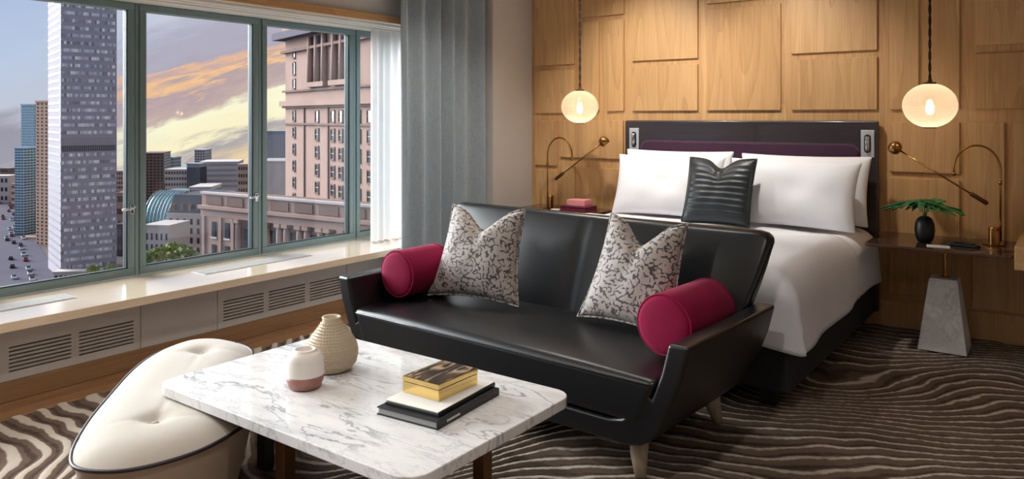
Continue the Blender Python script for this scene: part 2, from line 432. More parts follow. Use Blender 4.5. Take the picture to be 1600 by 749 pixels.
# windows
mull = [-1.12, -.22, .68, 1.58, 2.48, 3.38, 4.28, 4.66]
nw = 0
for i in range(len(mull)-1):
    a, b_ = mull[i]+.016, mull[i+1]-.016
    nw += 1
    wn = struct(empty('window_%d' % nw, (XWIN, 0, 0)))
    def bar(name, y0, y1, z0, z1, d0=-.035, d1=.035, mt='frame', bv=.006): return box(name, M[mt], wn, d0, d1, y0, y1, z0, z1, bevel=bv)
    zb, zt = ZS-.004, ZT
    bar('bottom_rail', a, b_, zb, zb+.052); bar('top_rail', a, b_, zt-.046, zt)
    bar('stile', a, a+.042, zb+.05, zt-.044); bar('stile', b_-.042, b_, zb+.05, zt-.044)
    bar('gasket', a+.040, b_-.040, zb+.050, zb+.058, -.01, .022, 'frame_d', 0)
    bar('gasket', a+.040, a+.048, zb+.05, zt-.044, -.01, .022, 'frame_d', 0); bar('gasket', b_-.048, b_-.040, zb+.05, zt-.044, -.01, .022, 'frame_d', 0)
    box('pane', M['glass'], wn, -.006, -.001, a+.040, b_-.040, zb+.050, zt-.044)
    if i in (3, 4):
        lt = MB().box(.035, .047, b_-.034, b_-.008, .80, .86).build('latch', M['chrome'], wn, bevel=.003)
        MB().tube([(.047, b_-.02, .845), (.075, b_-.02, .843), (.078, b_-.045, .838), (.078, b_-.10, .832)], .0075, 8).build('latch_handle', M['chrome'], lt, smooth=True)
for k, yv in enumerate(mull):
    struct(box('trim_%d' % (4+k), M['frame'], None, XWIN-.04, XWIN+.028, yv-.0125, yv+.0125, ZS-.01, ZT, bevel=.003))

# ------------------------------------------------------------------ headboard wall with raised oak panels
wb = struct(empty('wall_back'))
box('backing', M['oak'], wb, -3.945, XRT, YW, YW+.1, 0, ZC)
PAN = [  # x0, x1, z0, z1
 (-3.90,-3.49,1.863,2.70),(-3.90,-3.49,1.44,1.817),(-3.415,-3.012,2.255,2.70),(-3.415,-3.248,1.455,2.212),(-3.165,-3.012,1.455,2.212),
 (-2.935,-2.372,1.862,2.70),(-2.935,-2.372,1.455,1.817),(-2.295,-1.736,2.275,2.70),(-2.295,-1.736,1.455,2.230),
 (-1.66,-1.094,1.859,2.70),(-1.66,-1.094,1.455,1.812),(-1.015,-.843,1.455,2.70),(-.768,-.609,1.455,2.70),
 (-.525,.05,1.855,2.70),(-.525,.05,1.455,1.802),(.125,.70,1.455,2.70),(.78,1.3,1.455,2.70),
 (-3.90,-3.665,.98,1.375),(-3.90,-3.665,.22,.94),(-3.63,-3.018,1.057,1.378),(-3.615,-3.482,.22,.978),(-3.425,-3.05,.22,.978),
 (-2.95,-1.12,.22,1.30),
 (-1.015,-.609,1.04,1.37),(-1.015,-.609,.228,1.0),(-.565,-.368,.58,1.37),(-.54,.2,.20,.54),(-.325,.2,.58,1.37),(.26,.9,.2,1.37),(.96,1.6,.2,1.37)]
for (x0, x1, z0, z1) in PAN:
    box('panel', M['oak'], wb, x0, x1, YW-.020, YW+.002, z0, z1, bevel=.0025, seg=2)
struct(box('baseboard_back', M['oak'], None, -3.945, XRT, YW-.024, YW, 0, .182, bevel=.002))

# ------------------------------------------------------------------ carpet (carved pile)
cx0, cx1, cy0, cy1, stp = -3.985, 1.6, -.6, 5.625, .0105
nx, ny = int((cx1-cx0)/stp), int((cy1-cy0)/stp)
X, Y = np.meshgrid(np.linspace(cx0, cx1, nx), np.linspace(cy0, cy1, ny))
rng = np.random.RandomState(5)
def smooth_noise(X, Y, sc, seed):
    r = np.random.RandomState(seed); out = np.zeros_like(X)
    for _ in range(9):
        a = r.uniform(0, 2*PI); kk = sc*r.uniform(.5, 1.5); out += np.sin(kk*(X*math.cos(a)+Y*math.sin(a))+r.uniform(0, 6.28))
    return out/3.0
dx, dy = X+.35, Y-1.55
G = np.sqrt(dx*dx*1.05+dy*dy*.95+.05)
sL = np.clip((X+2.75)/1.0, 0, 1); sL = sL*sL*(3-2*sL)
G = (1-sL)*(.45*X+.89*Y+2.0)+sL*G
G += .17*smooth_noise(X, Y, 2.4, 3)+.06*smooth_noise(X, Y, 5.5, 4)
# arched grain near the marble table
G += .50*np.exp(-(((X+.72)/.75)**2+((Y-4.2)/.55)**2))
PH = G*2*PI/.082 + 1.3*smooth_noise(X, Y, 9, 8) + .7*smooth_noise(X, Y, 24, 9)
Z = .006+.0055*np.tanh(1.6*np.sin(PH))
Z += .0012*rng.uniform(-1, 1, X.shape)
vs = np.stack([X, Y, Z], -1).reshape(-1, 3).astype(np.float32)
idx = np.arange(nx*ny).reshape(ny, nx)
fs = np.stack([idx[:-1,:-1], idx[:-1,1:], idx[1:,1:], idx[1:,:-1]], -1).reshape(-1, 4)
me = bpy.data.meshes.new('carpet'); me.vertices.add(len(vs)); me.vertices.foreach_set('co', vs.ravel())
me.loops.add(len(fs)*4); me.loops.foreach_set('vertex_index', fs.ravel().astype(np.int32))
me.polygons.add(len(fs)); me.polygons.foreach_set('loop_start', np.arange(0, len(fs)*4, 4, dtype=np.int32))
me.update(calc_edges=True)
at = me.attributes.new('phase', 'FLOAT', 'POINT'); at.data.foreach_set('value', PH.ravel().astype(np.float32))
me.polygons.foreach_set('use_smooth', [True]*len(me.polygons))
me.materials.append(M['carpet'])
carpet = bpy.data.objects.new('carpet', me); COL.objects.link(carpet)
tag(carpet, 'brown and cream carved wave pattern carpet covering the floor', 'carpet')

# ------------------------------------------------------------------ ceiling downlights, out of view, added to brighten the room
dl = thing('downlight', 'round recessed white downlight in the ceiling', 'downlight', (-2.6, 4.75, ZC), 0, 'added ceiling downlights')
MB().lathe([(.038,0),(.038,-.006),(.056,-.006),(.058,0)], 24, capb=False, capt=False).build('trim_ring', M['white'], dl, smooth=True)
MB().lathe([(.002,-.001),(.037,-.001),(.037,-.002),(.002,-.002)], 24).build('lens', M['downlight'], dl)
def spot(parent, energy, ang, tilt=(0,0,0), col=(1,.945,.875)):
    l = bpy.data.lights.new('downlight_beam', 'SPOT'); l.energy = energy; l.spot_size = R(ang); l.spot_blend = .9; l.shadow_soft_size = .05; l.color = col
    o = bpy.data.objects.new('downlight_beam', l); COL.objects.link(o); o.parent = parent; o.location = (0,0,-.012); o.rotation_euler = tilt
DL = [(-2.75,4.55,150,85),(-1.75,4.55,130,85),(-2.2,3.2,45,120),(-3.15,4.1,110,125),(-.9,1.0,130,140),(-3.1,.3,140,140),(.9,-.8,170,140)]
for i, (x, y_, e, a_) in enumerate(DL):
    d = dl if i == 0 else copy_tree(dl)
    d.location = (x, y_, ZC)
for i, d in enumerate([o for o in COL.objects if o.name.startswith('downlight') and o.type == 'EMPTY']):
    spot(d, DL[i][2], DL[i][3], (R(36), 0, 0) if i < 2 else (0,0,0))

# ================================================================== sofa
sofa = thing('sofa', 'black leather sofa with sloping arms at the foot of the bed', 'sofa', (-2.118, 2.65, .019), R(-3))
def u_ring(t0, t1, off):   # front-view U outline of the shell, param 0..1 from left arm top to right arm top
    pts = []
    hw, zt, zb, r = 1.0-off, .555, .135+off, .16
    # left arm line from (-hw, zt) slanting in to (-hw+.125, zb+r)
    xb = hw-.135
    L = [(-hw+(hw-xb)*0, zt), (-(hw-.03), zt-.12), (-(hw-.07), zt-.22)]
    c = (-(xb-r+.03), zb+r)
    a = [(c[0]+r*math.cos(R(an)), c[1]+r*math.sin(R(an))) for an in (188, 205, 225, 247, 270)]
    left = L + a
    right = [(-x, z) for x, z in reversed(left)]
    return left, right
lo, ro = u_ring(0, 1, 0); li, ri = u_ring(0, 1, .085)
def band(outer, inner, y0, y1, name):
    mb = MB(); n = len(outer); ring = list(outer)+list(reversed(inner))
    k = len(ring)
    m0 = 7
    ys = [y0, y0+.02]+[y0+.02+(y1-y0-.02)*i/m0 for i in range(1, m0+1)]
    vs = [(x, y, z) for y in ys for x, z in ring]
    fs = []
    for j in range(len(ys)-1):
        for i in range(k):
            a, b_ = j*k+i, j*k+(i+1) % k
            fs.append((a, a+k, b_+k, b_))
    for i in range(n-1):
        fs.append((i, i+1, k-2-i, k-1-i)); o_ = (len(ys)-1)*k
        fs.append((o_+i, o_+k-1-i, o_+k-2-i, o_+i+1))
    mb.add(vs, fs); return mb.build(name, M['leather'], sofa, bevel=.015, seg=4)
band(lo+[(-.3, lo[-1][1]), (.3, lo[-1][1])]+ro, li+[(-.3, li[-1][1]), (.3, li[-1][1])]+ri, -.012, .83, 'arm_shell')
# seat cushion: superelliptic slab
def slab(hw, y0, y1, z0, z1, crown, nu=40, nv=16, r=.05, taper=0):
    P = []
    rows = [(0, -1), (.4, -1), (1, -1)]
    mb = MB()
    def edge(u):  # -1..1 -> rounding drop
        return max(0, (abs(u)-.93)/.07)
    top = []; bot = []
    for j in range(nv+1):
        v = -1+2*j/nv; rt = []; rb = []
        for i in range(nu+1):
            u = -1+2*i/nu
            x = u*hw; y = (y0+y1)/2+v*(y1-y0)/2
            d = crown*(1-u**4)*(1-v**4)
            rt.append((x, y, z1+d)); rb.append((x*(1-taper), y, z0))
        top.append(rt); bot.append(rb)
    return top, bot
seat = MB()
top, bot = slab(.872, -.018, .66, .226, .405, .022, taper=.085)
nv, nu = len(top)-1, len(top[0])-1
seat.grid(top); o0 = len(seat.v); seat.grid([list(reversed(r_)) for r_ in bot])
def bid(j, i): return o0+j*(nu+1)+(nu-i)
def tid(j, i): return j*(nu+1)+i
for i in range(nu):
    seat.f.append((tid(0,i+1), tid(0,i), bid(0,i), bid(0,i+1))); seat.f.append((tid(nv,i), tid(nv,i+1), bid(nv,i+1), bid(nv,i)))
for j in range(nv):
    seat.f.append((tid(j,0), tid(j+1,0), bid(j+1,0), bid(j,0))); seat.f.append((tid(j+1,nu), tid(j,nu), bid(j,nu), bid(j+1,nu)))
sc_ = seat.build('seat_cushion', M['leather'], sofa, bevel=.03, seg=5)
MB().tube([(-.84, -.021, .388), (-.4, -.022, .391), (0, -.022, .392), (.4, -.022, .391), (.84, -.021, .388)], .0035, 6).build('seam', M['leather'], sc_, smooth=True)
# backrest: leaning slab, rounded corners, slightly pillowed front
def back_pt(u, w_, front):
    z = .24+.63*w_
    lean = .60+.24*w_
    hw = .978-.18*(1-w_)**1.5
    x = u*hw
    pl = .03*(1-u**6)*(1-(2*w_-1)**4) - .006*math.exp(-(u/.02)**2)*(w_ < .97)
    y = lean-pl if front else lean+.115-.05*w_
    if w_ > .86 and abs(u) > .94:
        z -= .03*((abs(u)-.94)/.06)**2*((w_-.86)/.14)
    return (x, y, z)
bk = MB(); NU, NW = 64, 18
us = [-1+2*i/NU for i in range(NU+1)]
fr = [[back_pt(u, j/NW, True) for u in us] for j in range(NW+1)]
rr_ = [[back_pt(u, j/NW, False) for u in us] for j in range(NW+1)]
bk.grid(fr); o0 = len(bk.v); bk.grid([list(reversed(r_)) for r_ in rr_])
tid2 = lambda j, i: j*(NU+1)+i
bid2 = lambda j, i: o0+j*(NU+1)+(NU-i)
for i in range(NU):
    bk.f.append((tid2(NW,i), tid2(NW,i+1), bid2(NW,i+1), bid2(NW,i))); bk.f.append((tid2(0,i+1), tid2(0,i), bid2(0,i), bid2(0,i+1)))
for j in range(NW):
    bk.f.append((tid2(j,0), tid2(j+1,0), bid2(j+1,0), bid2(j,0))); bk.f.append((tid2(j+1,NU), tid2(j,NU), bid2(j,NU), bid2(j+1,NU)))
bk.build('backrest', M['leather'], sofa, bevel=.022, seg=4)
for sx in (-1, 1):
    for (yy, dy) in ((.085, -.03), (.72, .03)):
        MB().tube([(sx*.74, yy, .155), (sx*.75, yy+dy*.5, .07), (sx*.765, yy+dy, 0)], [.044, .034, .022], 8).build('leg', M['pale_leg'], sofa, smooth=True)

# ================================================================== cushions
def pillow_mesh(w_, h_, t_, flare=0, chop=0, pinch=.07, n=26, pleat=0, wr=.004, seed=1, pw=.5, chopw=.34):
    r = random.Random(seed); ph = [r.uniform(0, 6.28) for _ in range(6)]
    mb = MB()
    for side in (1, -1):
        P = []
        for j in range(n+1):
            v = -1+2*j/n; row = []
            for i in range(n+1):
                u = -1+2*i/n
                x = u*w_/2*(1-pinch*(1-v*v))*(1-flare*v); y = v*h_/2*(1-pinch*(1-u*u))+h_/2
                th = (max(0, 1-abs(u)**2.6)*max(0, 1-abs(v)**2.6))**pw*t_/2
                cg = math.exp(-(u/chopw)**2)*max(0, v+.15)**1.6 if v > -.15 else 0
                y -= chop*cg
                z = side*th
                if chop: z -= side*.45*th*math.exp(-(u/.10)**2)*max(0, v)**1.2
                wv = math.sin(5*u+3*v+ph[0])*math.sin(4*v-2*u+ph[1])+.6*math.sin(9*u-4*v+ph[2])
                z += wr*wv*(1-u*u)*(1-v*v)
                if pleat and side == 1 and abs(v) < .8:
                    z += pleat*(abs(((v+1)*5.5) % 1)-.5)*(1-u**8)
                row.append((x, y, z))
            P.append(row if side == 1 else list(reversed(row)))
        mb.grid(P)
    return mb
def weld(o):
    m_ = o.modifiers.new('weld', 'WELD'); m_.merge_threshold = .0006
    # weld before anything else
    while o.modifiers[0].name != 'weld': o.modifiers.move(len(o.modifiers)-1, 0)
    return o
def pillow(name, label, cat, mt, loc, lean, rz, dims, group=None, roll=0, **kw):
    o = weld(pillow_mesh(*dims, **kw).build(name, mt, None, smooth=True))
    s_ = o.modifiers.new('ss', 'SUBSURF'); s_.levels = s_.render_levels = 1
    o.rotation_mode = 'XYZ'
    o.matrix_world = Matrix.Translation(loc) @ Matrix.Rotation(R(rz), 4, 'Z') @ Matrix.Rotation(R(90-lean), 4, 'X') @ Matrix.Rotation(R(roll), 4, 'Z')
    return tag(o, label, cat, group)
def piping(o, w_, h_, pinch, chop, mt, rad=.005, chopw=.34, flare=0):
    n = 20; pts = []
    def P(u, v):
        y = v*h_/2*(1-pinch*(1-u*u))+h_/2
        if v > -.15: y -= chop*math.exp(-(u/chopw)**2)*max(0, v+.15)**1.6
        return (u*w_/2*(1-pinch*(1-v*v))*(1-flare*v), y, 0)
    seq = [(-1+2*i/n, -1) for i in range(n)]+[(1, -1+2*i/n) for i in range(n)]+[(1-2*i/n, 1) for i in range(n)]+[(-1, 1-2*i/n) for i in range(n+1)]
    return MB().tube([P(u, v) for u, v in seq], rad, 6, cap=False).build('piping', mt, o, smooth=True)
p = pillow('throw_pillow', 'taupe squiggle patterned cushion with chopped top beside the bolster by the curtain', 'cushion', M['squiggle'],
       (-2.53, 3.08, .450), 20, 8, (.50, .50, .17), flare=.10, chop=.085, pinch=.10, seed=3, chopw=.42)
piping(p, .50, .50, .10, .085, M['squiggle'], chopw=.42, flare=.10)
p = pillow('throw_pillow', 'taupe squiggle patterned cushion leaning askew beside the bolster by the carpeted aisle', 'cushion', M['squiggle'],
       (-1.645, 3.085, .453), 21, 0, (.45, .51, .16), roll=-3, flare=.12, chop=.085, pinch=.10, seed=5, chopw=.42)
piping(p, .45, .51, .10, .085, M['squiggle'], chopw=.42, flare=.12)

def bolster(label, p0, p1, r):
    p0, p1 = Vector(p0), Vector(p1); d = p1-p0; Ln = d.length
    o = thing('bolster', label, 'bolster', p0, 0, None)
    o.rotation_euler = d.to_track_quat('Z', 'Y').to_euler()
    prof = [(r*.03, -.012), (r*.5, -.010), (r*.82, -.006), (r*.95, 0), (r, .016), (r*1.01, Ln*.3), (r*1.01, Ln*.7), (r, Ln-.016), (r*.95, Ln), (r*.82, Ln+.006), (r*.5, Ln+.01), (r*.03, Ln+.012)]
    MB().lathe(prof, 48).build('cover', M['magenta'], o, smooth=True)
    for zz in (.004, Ln-.004):
        MB().tube([(r*.985*math.cos(2*PI*k/40), r*.985*math.sin(2*PI*k/40), zz) for k in range(41)], .005, 6, cap=False).build('piping', M['magenta'], o, smooth=True)
    return o
bolster('magenta velvet bolster lying along the sofa arm beside the window curtain', (-2.893, 2.90, .574), (-2.885, 3.20, .574), .122)
bolster('magenta velvet bolster lying along the sofa arm beside the carpeted aisle', (-1.332, 2.825, .572), (-1.305, 3.22, .572), .122)

# ================================================================== bed
bed = thing('bed', 'wide hotel bed on a charcoal upholstered base between two bedside tables', 'bed', (-2.03, 4.62, 0))
box('base', M['bedbase'], bed, -.94, .94, -.96, .955, .10, .345, bevel=.015, seg=3)
for sx in (-1, 1):
    for yy in (-.86, .86): box('leg', M['black'], bed, sx*.82-.04, sx*.82+.04, yy-.04, yy+.04, .014, .10)
box('mattress', M['cotton'], bed, -.90, .90, -.92, .92, .345, .625, bevel=.06, seg=5)
# headboard
hb = thing('headboard', 'dark stained wood headboard with an inset plum velvet pad', 'headboard', (-2.024, YW-.024, 0))
box('frame', M['dark_wood'], hb, -.948, .948, -.05, 0, .10, 1.378, bevel=.012, seg=3)
MB().add(*(lambda P: ([(x, -.074, z) for x, z in P]+[(x, -.048, z) for x, z in P],
    [tuple(range(len(P)))]+[(i, i+len(P), (i+1) % len(P)+len(P), (i+1) % len(P)) for i in range(len(P))]))(rrect(-.80, .835, .66, 1.222, .07))).build('velvet_pad', M['plum'], hb, bevel=.018, seg=4)
for sx in (-.80, .835):
    pass
for xx in (-.70, .12):
    box('seam', M['dark_wood'], hb, xx-.001, xx+.001, -.0515, -.049, 1.23, 1.37)
def reading_light(x, label):
    o = thing('reading_light', label, 'reading light', (x, YW-.075, 1.225))
    box('plate', M['plate'], o, -.042, .042, -.008, 0, -.092, .092, bevel=.003)
    rec = MB().prism([(a, b_) for a, b_ in rrect(-.021, .021, -.062, .062, .0205)], 0, .003).build('recess', M['black'], o)
    rec.rotation_euler = (PI/2, 0, 0); rec.location = (0, -.008, 0)
    MB().tube([(0,-.02,-.05), (0,-.02,-.045), (0,-.02,.045), (0,-.02,.05)], [.009,.0145,.0145,.009], 14).build('lamp_head', M['chrome'], o, smooth=True)
    MB().tube([(0,-.008,.03), (0,-.022,.03)], .006, 8).build('pivot', M['chrome'], o, smooth=True)
reading_light(-2.024-.86, 'chrome reading light on a plate, at the headboard end beside the pink box')
reading_light(-2.024+.884, 'chrome reading light on a plate, at the headboard end above the black vase')

# duvet
def drape_sheet(name, hw, y0, y1, ztop, drop, foot, rad, mt, ex, amp, nu=110, nv=80, headroll=0):
    P = []
    q_ = rad*PI/2
    amax = hw-rad+q_+drop-rad
    bmin = -(q_+drop-rad) if foot else 0
    def bend(t_):   # arc-length beyond the flat part -> (outward, down)
        if t_ <= 0: return 0, 0
        if t_ < q_: return rad*math.sin(t_/rad), rad*(1-math.cos(t_/rad))
        return rad+.010*math.sin((t_-q_)*6), rad+t_-q_
    for j in range(nv+1):
        row = []
        for i in range(nu+1):
            a = -amax+2*amax*i/nu; b_ = bmin+(y1-(y0+rad)-bmin)*j/nv
            sx = 1 if a > 0 else -1
            ox, dx_ = bend(abs(a)-(hw-rad)); oy, dy_ = bend(-b_) if foot else (0, 0)
            dmax = max(dx_, dy_)
            d = dmax
            x = sx*(min(abs(a), hw-rad)+ox); yv = y0+rad+(b_ if b_ > 0 else -oy)
            if dx_ > 0 and dy_ > 0:
                k = min(dx_, dy_)/(drop)
                x += sx*.03*k; yv -= .01*k
            fold = amp*(math.sin(yv*7+1.3*math.sin(yv*3)+sx)+.5*math.sin(yv*15+2))*min(1, dx_/drop)**1.3
            x += sx*(fold+.012*min(1, dx_/drop))
            z = ztop-d+.012*math.sin(3.1*x+1)*math.sin(2.3*yv)+.006*math.sin(9*x+4*yv)*math.sin(6*yv-2*x)
            z += .018*(1-(x/hw)**2 if abs(x) < hw else 0)
            if headroll:
                z += headroll*math.exp(-((y1-yv-.035)/.03)**2)*1.0
            z = max(z, .16)
            row.append((x, yv, z))
        P.append(row)
    o = MB().grid(P).build(name, mt, None, smooth=True)
    s_ = o.modifiers.new('sol', 'SOLIDIFY'); s_.thickness = ex; s_.offset = 1
    return o
dv = drape_sheet('duvet', .962, 3.645, 4.86, .655, .335, True, .13, M['cotton'], .022, .010, headroll=.010)
dv.location = (-2.03, 0, 0)
tag(dv, 'white cotton duvet draped over the sides of the bed', 'duvet')
ts = drape_sheet('bed_sheet', .952, 4.80, 5.53, .650, .33, False, .13, M['cotton'], .008, .006, nv=40)
ts.location = (-2.03, 0, 0)
tag(ts, 'white bed sheet turned back under the pillows', 'sheet')

pillow('bed_pillow', 'plump white pillow standing against the headboard behind the front pillow near the pink box', 'pillow', M['cotton'], (-2.46, 5.375, .68), 12, 0, (.90, .49, .18), pinch=.05, seed=11)
pillow('bed_pillow', 'plump white pillow standing against the headboard behind the front pillow near the black vase', 'pillow', M['cotton'], (-1.535, 5.38, .68), 12, -2, (.91, .48, .18), pinch=.05, seed=12)
pillow('bed_pillow', 'large white pillow in front, at the side of the bed near the pink box', 'pillow', M['cotton'], (-2.42, 5.125, .678), 17, 2, (.86, .47, .20), pinch=.06, seed=13, wr=.006)
pillow('bed_pillow', 'large white pillow in front, at the side of the bed near the black vase', 'pillow', M['cotton'], (-1.545, 5.12, .675), 17, -4, (.90, .47, .20), pinch=.06, seed=14, wr=.006)
pc = pillow('leather_cushion', 'square black pleated leather cushion in front of the white pillows', 'cushion', M['leather_c'], (-1.935, 4.875, .690), 22, 3, (.46, .47, .14), chop=.055, pinch=.05, seed=15, pleat=.008, n=44, chopw=.3)
piping(pc, .46, .47, .05, .055, M['leather_c'], chopw=.3)

# ================================================================== bedside tables
NSZ = .64
def nightstand(xc, label):
    o = thing('bedside_table', label, 'bedside table', (xc, 5.27, .014))
    z = NSZ-.014
    pl = [(-.415,-.265),(.45,-.265),(.45,.345),(-.415,.345)]
    MB().prism([(x, y) for x, y in rrect(-.40, .355, -.255, .345, .03)], z-.018, z).build('top', M['nstop'], o, bevel=.003)
    mb = MB(); hb_, ht_ = .129, .074; zt = .425
    mb.add([(-hb_,-hb_,0),(hb_,-hb_,0),(hb_,hb_,0),(-hb_,hb_,0),(-ht_,-ht_,zt),(ht_,-ht_,zt),(ht_,ht_,zt),(-ht_,ht_,zt)], [(3,2,1,0),(4,5,6,7),(0,1,5,4),(1,2,6,5),(2,3,7,6),(3,0,4,7)])
    mb.build('marble_base', M['marble_b'], o, bevel=.004)
    MB().lathe([(.028,zt),(.028,zt+.006),(.011,zt+.008),(.011,z-.03),(.06,z-.026),(.06,z-.018)], 24).build('stem', M['brass'], o, smooth=False)
    return o
nightstand(-.648, 'slim bronze topped bedside table on a tapered white marble block, beside the black vase')
nightstand(-3.43, 'slim bronze topped bedside table under the pink box, half hidden by the bed')

def swing_lamp(label, base, fl, sc=1.0):
    # fl=+1 : head swings towards -x
    o = thing('swing_arm_lamp', label, 'lamp', base)
    d = -fl
    MB().lathe([(.058,0),(.060,.006),(.030,.007),(.030,.10),(.027,.105)], 28).build('base', M['brass'], o, smooth=False)
    px = -d*.032
    pole = [(px, .012, .02), (px, .012, .36)]
    r_ = .122; cx_ = px+d*r_
    cpts = [(cx_+(-d)*r_*math.cos(R(a)), .012, .44+r_*1.25*math.sin(R(a))) for a in range(0, 181, 10)]
    tip = (px+d*2*r_, .012, .415)
    MB().tube(pole+[(px, .012, .41)]+cpts+[tip], .0065, 8).build('arched_pole', M['brass'], o, smooth=True)
    MB().tube([(px,.012,.36),(px,.012,.385)], .010, 10).build('collar', M['brass'], o, smooth=True)
    hd = Vector((px+d*.54, -.02, .553)); cw = Vector((px+d*.075, .03, .245))
    MB().tube([cw, hd], .0055, 8).build('swing_arm', M['brass'], o, smooth=True)
    dr = (hd-cw).normalized()
    MB().tube([cw-dr*.01, cw, cw+dr*.095, cw+dr*.10], [.010,.0135,.0135,.008], 12).build('counterweight', M['bronze'], o, smooth=True)
    MB().sphere(tip, .013, 12, 8).build('joint', M['brass'], o, smooth=True)
    prof = [(.004,.040),(.02,.037),(.033,.025),(.040,.005),(.040,-.012),(.035,-.028),(.031,-.028),(.034,-.012),(.034,.004),(.026,.022),(.004,.03)]
    hh = MB().lathe(prof, 24, capb=False, capt=False).build('lamp_head', M['brass'], o, smooth=True)
    hh.location = hd+dr*.03; hh.rotation_euler = (R(20), R(-35*d), 0)
    return o
swing_lamp('brass swing arm lamp with an arched pole behind the black vase', (-.405, 5.40, NSZ), 1)
swing_lamp('brass swing arm lamp with an arched pole beside the pink box', (-3.585, 5.40, NSZ), -1)

# objects on the near bedside table
v = thing('vase', 'small ribbed matt black egg vase holding palm fronds', 'vase', (-.755, 5.27, NSZ))
prof = [(.024,0),(.040,.006),(.052,.04),(.056,.075),(.052,.115),(.040,.145),(.022,.158),(.016,.160),(.013,.157),(.012,.12)]
MB().lathe(prof, 64, capt=True, fn=lambda a, z: 1+.012*math.cos(32*a)).build('body', M['black'], v, smooth=True)
def frond(az_, tilt, L_, spread, nblade, mt):
    mb = MB(); rnd_ = random.Random(int(az_*10)+3)
    for k in range(nblade):
        t_ = -1+2*k/(nblade-1); a = R(t_*spread); ln = L_*(1-.25*abs(t_)**1.5)*rnd_.uniform(.93, 1.05)
        pts = []
        for s_ in range(7):
            f = s_/6; wd = .030*math.sin(PI*min(1, f*.92+.06))**.8*(1-.5*f)
            cx_, cy_ = ln*f*math.cos(a), ln*f*math.sin(a); z_ = -.10*f*f*ln*4*.3+.004*math.sin(k*2)
            px_, py_ = -math.sin(a)*wd, math.cos(a)*wd
            pts.append([(cx_-px_, cy_-py_, z_+.004), (cx_, cy_, z_-.004), (cx_+px_, cy_+py_, z_+.004)])
        mb.grid(pts)
    return mb
def put_frond(az_, tilt, stem_h, L_, spread, nb, mt, reach):
    tip = Vector((reach*math.cos(R(az_)), reach*math.sin(R(az_)), .16+stem_h))
    fo = frond(az_, tilt, L_, spread, nb, mt).build('frond', M[mt], v, smooth=True)
    fo.location = tip; fo.rotation_euler = (0, R(tilt), R(az_))
    s_ = fo.modifiers.new('s', 'SOLIDIFY'); s_.thickness = .0015
    MB().tube([(0,0,.14), (reach*.35*math.cos(R(az_)), reach*.35*math.sin(R(az_)), .16+stem_h*.55), tip], .003, 6).build('stem', M['leaf2'], v, smooth=True)
put_frond(200, 8, .085, .20, 66, 9, 'leaf', .05)
put_frond(-22, 8, .070, .19, 62, 9, 'leaf2', .05)
put_frond(262, 16, .095, .15, 65, 8, 'leaf', .03)
put_frond(60, -22, .065, .12, 55, 7, 'leaf2', .03)
ph_ = thing('telephone_handset', 'black cordless handset lying on the bedside table in front of the brass lamp', 'telephone', (-.545, 5.23, NSZ), R(-12))
MB().prism(rrect(-.085, .085, -.028, .028, .02), 0, .016).build('body', M['black'], ph_, bevel=.005, seg=3)
MB().prism(rrect(-.055, .06, -.018, .018, .015), .016, .024).build('grip', M['black'], ph_, bevel=.004, seg=2)
MB().tube([(.085,0,.006), (.13,-.01,.005), (.17,-.035,.004), (.21,-.03,.004), (.25,.02,.004)], .003, 6).build('cord', M['bronze'], ph_, smooth=True)
tag(MB().box(-.06, .06, -.04, .04, 0, .003).build('white_slab', M['paper'], None), 'white slab standing for a reflection, lying flat between the vase and the handset', 'card')  # sky reflection on the table top, built as a white slab
bpy.data.objects['white_slab'].location = (-.665, 5.13, NSZ); bpy.data.objects['white_slab'].rotation_euler = (0,0,R(8))
# objects on the far bedside table
o = tag(box('gift_box', M['pink'], None, -.082, .082, -.06, .06, 0, .05, bevel=.004), 'pale pink lidded box on top of the berry book', 'box'); o.location = (-3.275, 5.36, NSZ+.045); o.rotation_euler = (0,0,R(3))
bk2 = thing('book', 'berry coloured hardback book under the pale pink box', 'book', (-3.275, 5.35, NSZ), R(-3))
box('cover', M['berry'], bk2, -.125, .125, -.09, .09, 0, .005); box('cover', M['berry'], bk2, -.125, .125, -.09, .09, .040, .045); box('pages', M['berry'], bk2, -.12, .12, -.086, .088, .005, .040)
o = tag(box('white_slab', M['paper'], None, -.04, .04, -.03, .03, 0, .008, bevel=.002), 'small white card beside the berry book and the brass lamp', 'card'); o.location = (-3.455, 5.30, NSZ)

# wooden desk end at the side of the room
dk = thing('desk', 'pale oak desk end jutting in beside the bedside table', 'desk', (-.275, 4.9, 0))
box('top', M['desk'], dk, 0, 1.6, 0, .70, .585, .712, bevel=.003)
box('leg', M['desk'], dk, .9, .96, .05, .65, .014, .585, bevel=.003); box('leg', M['desk'], dk, 1.5, 1.56, .05, .65, .014, .585, bevel=.003)

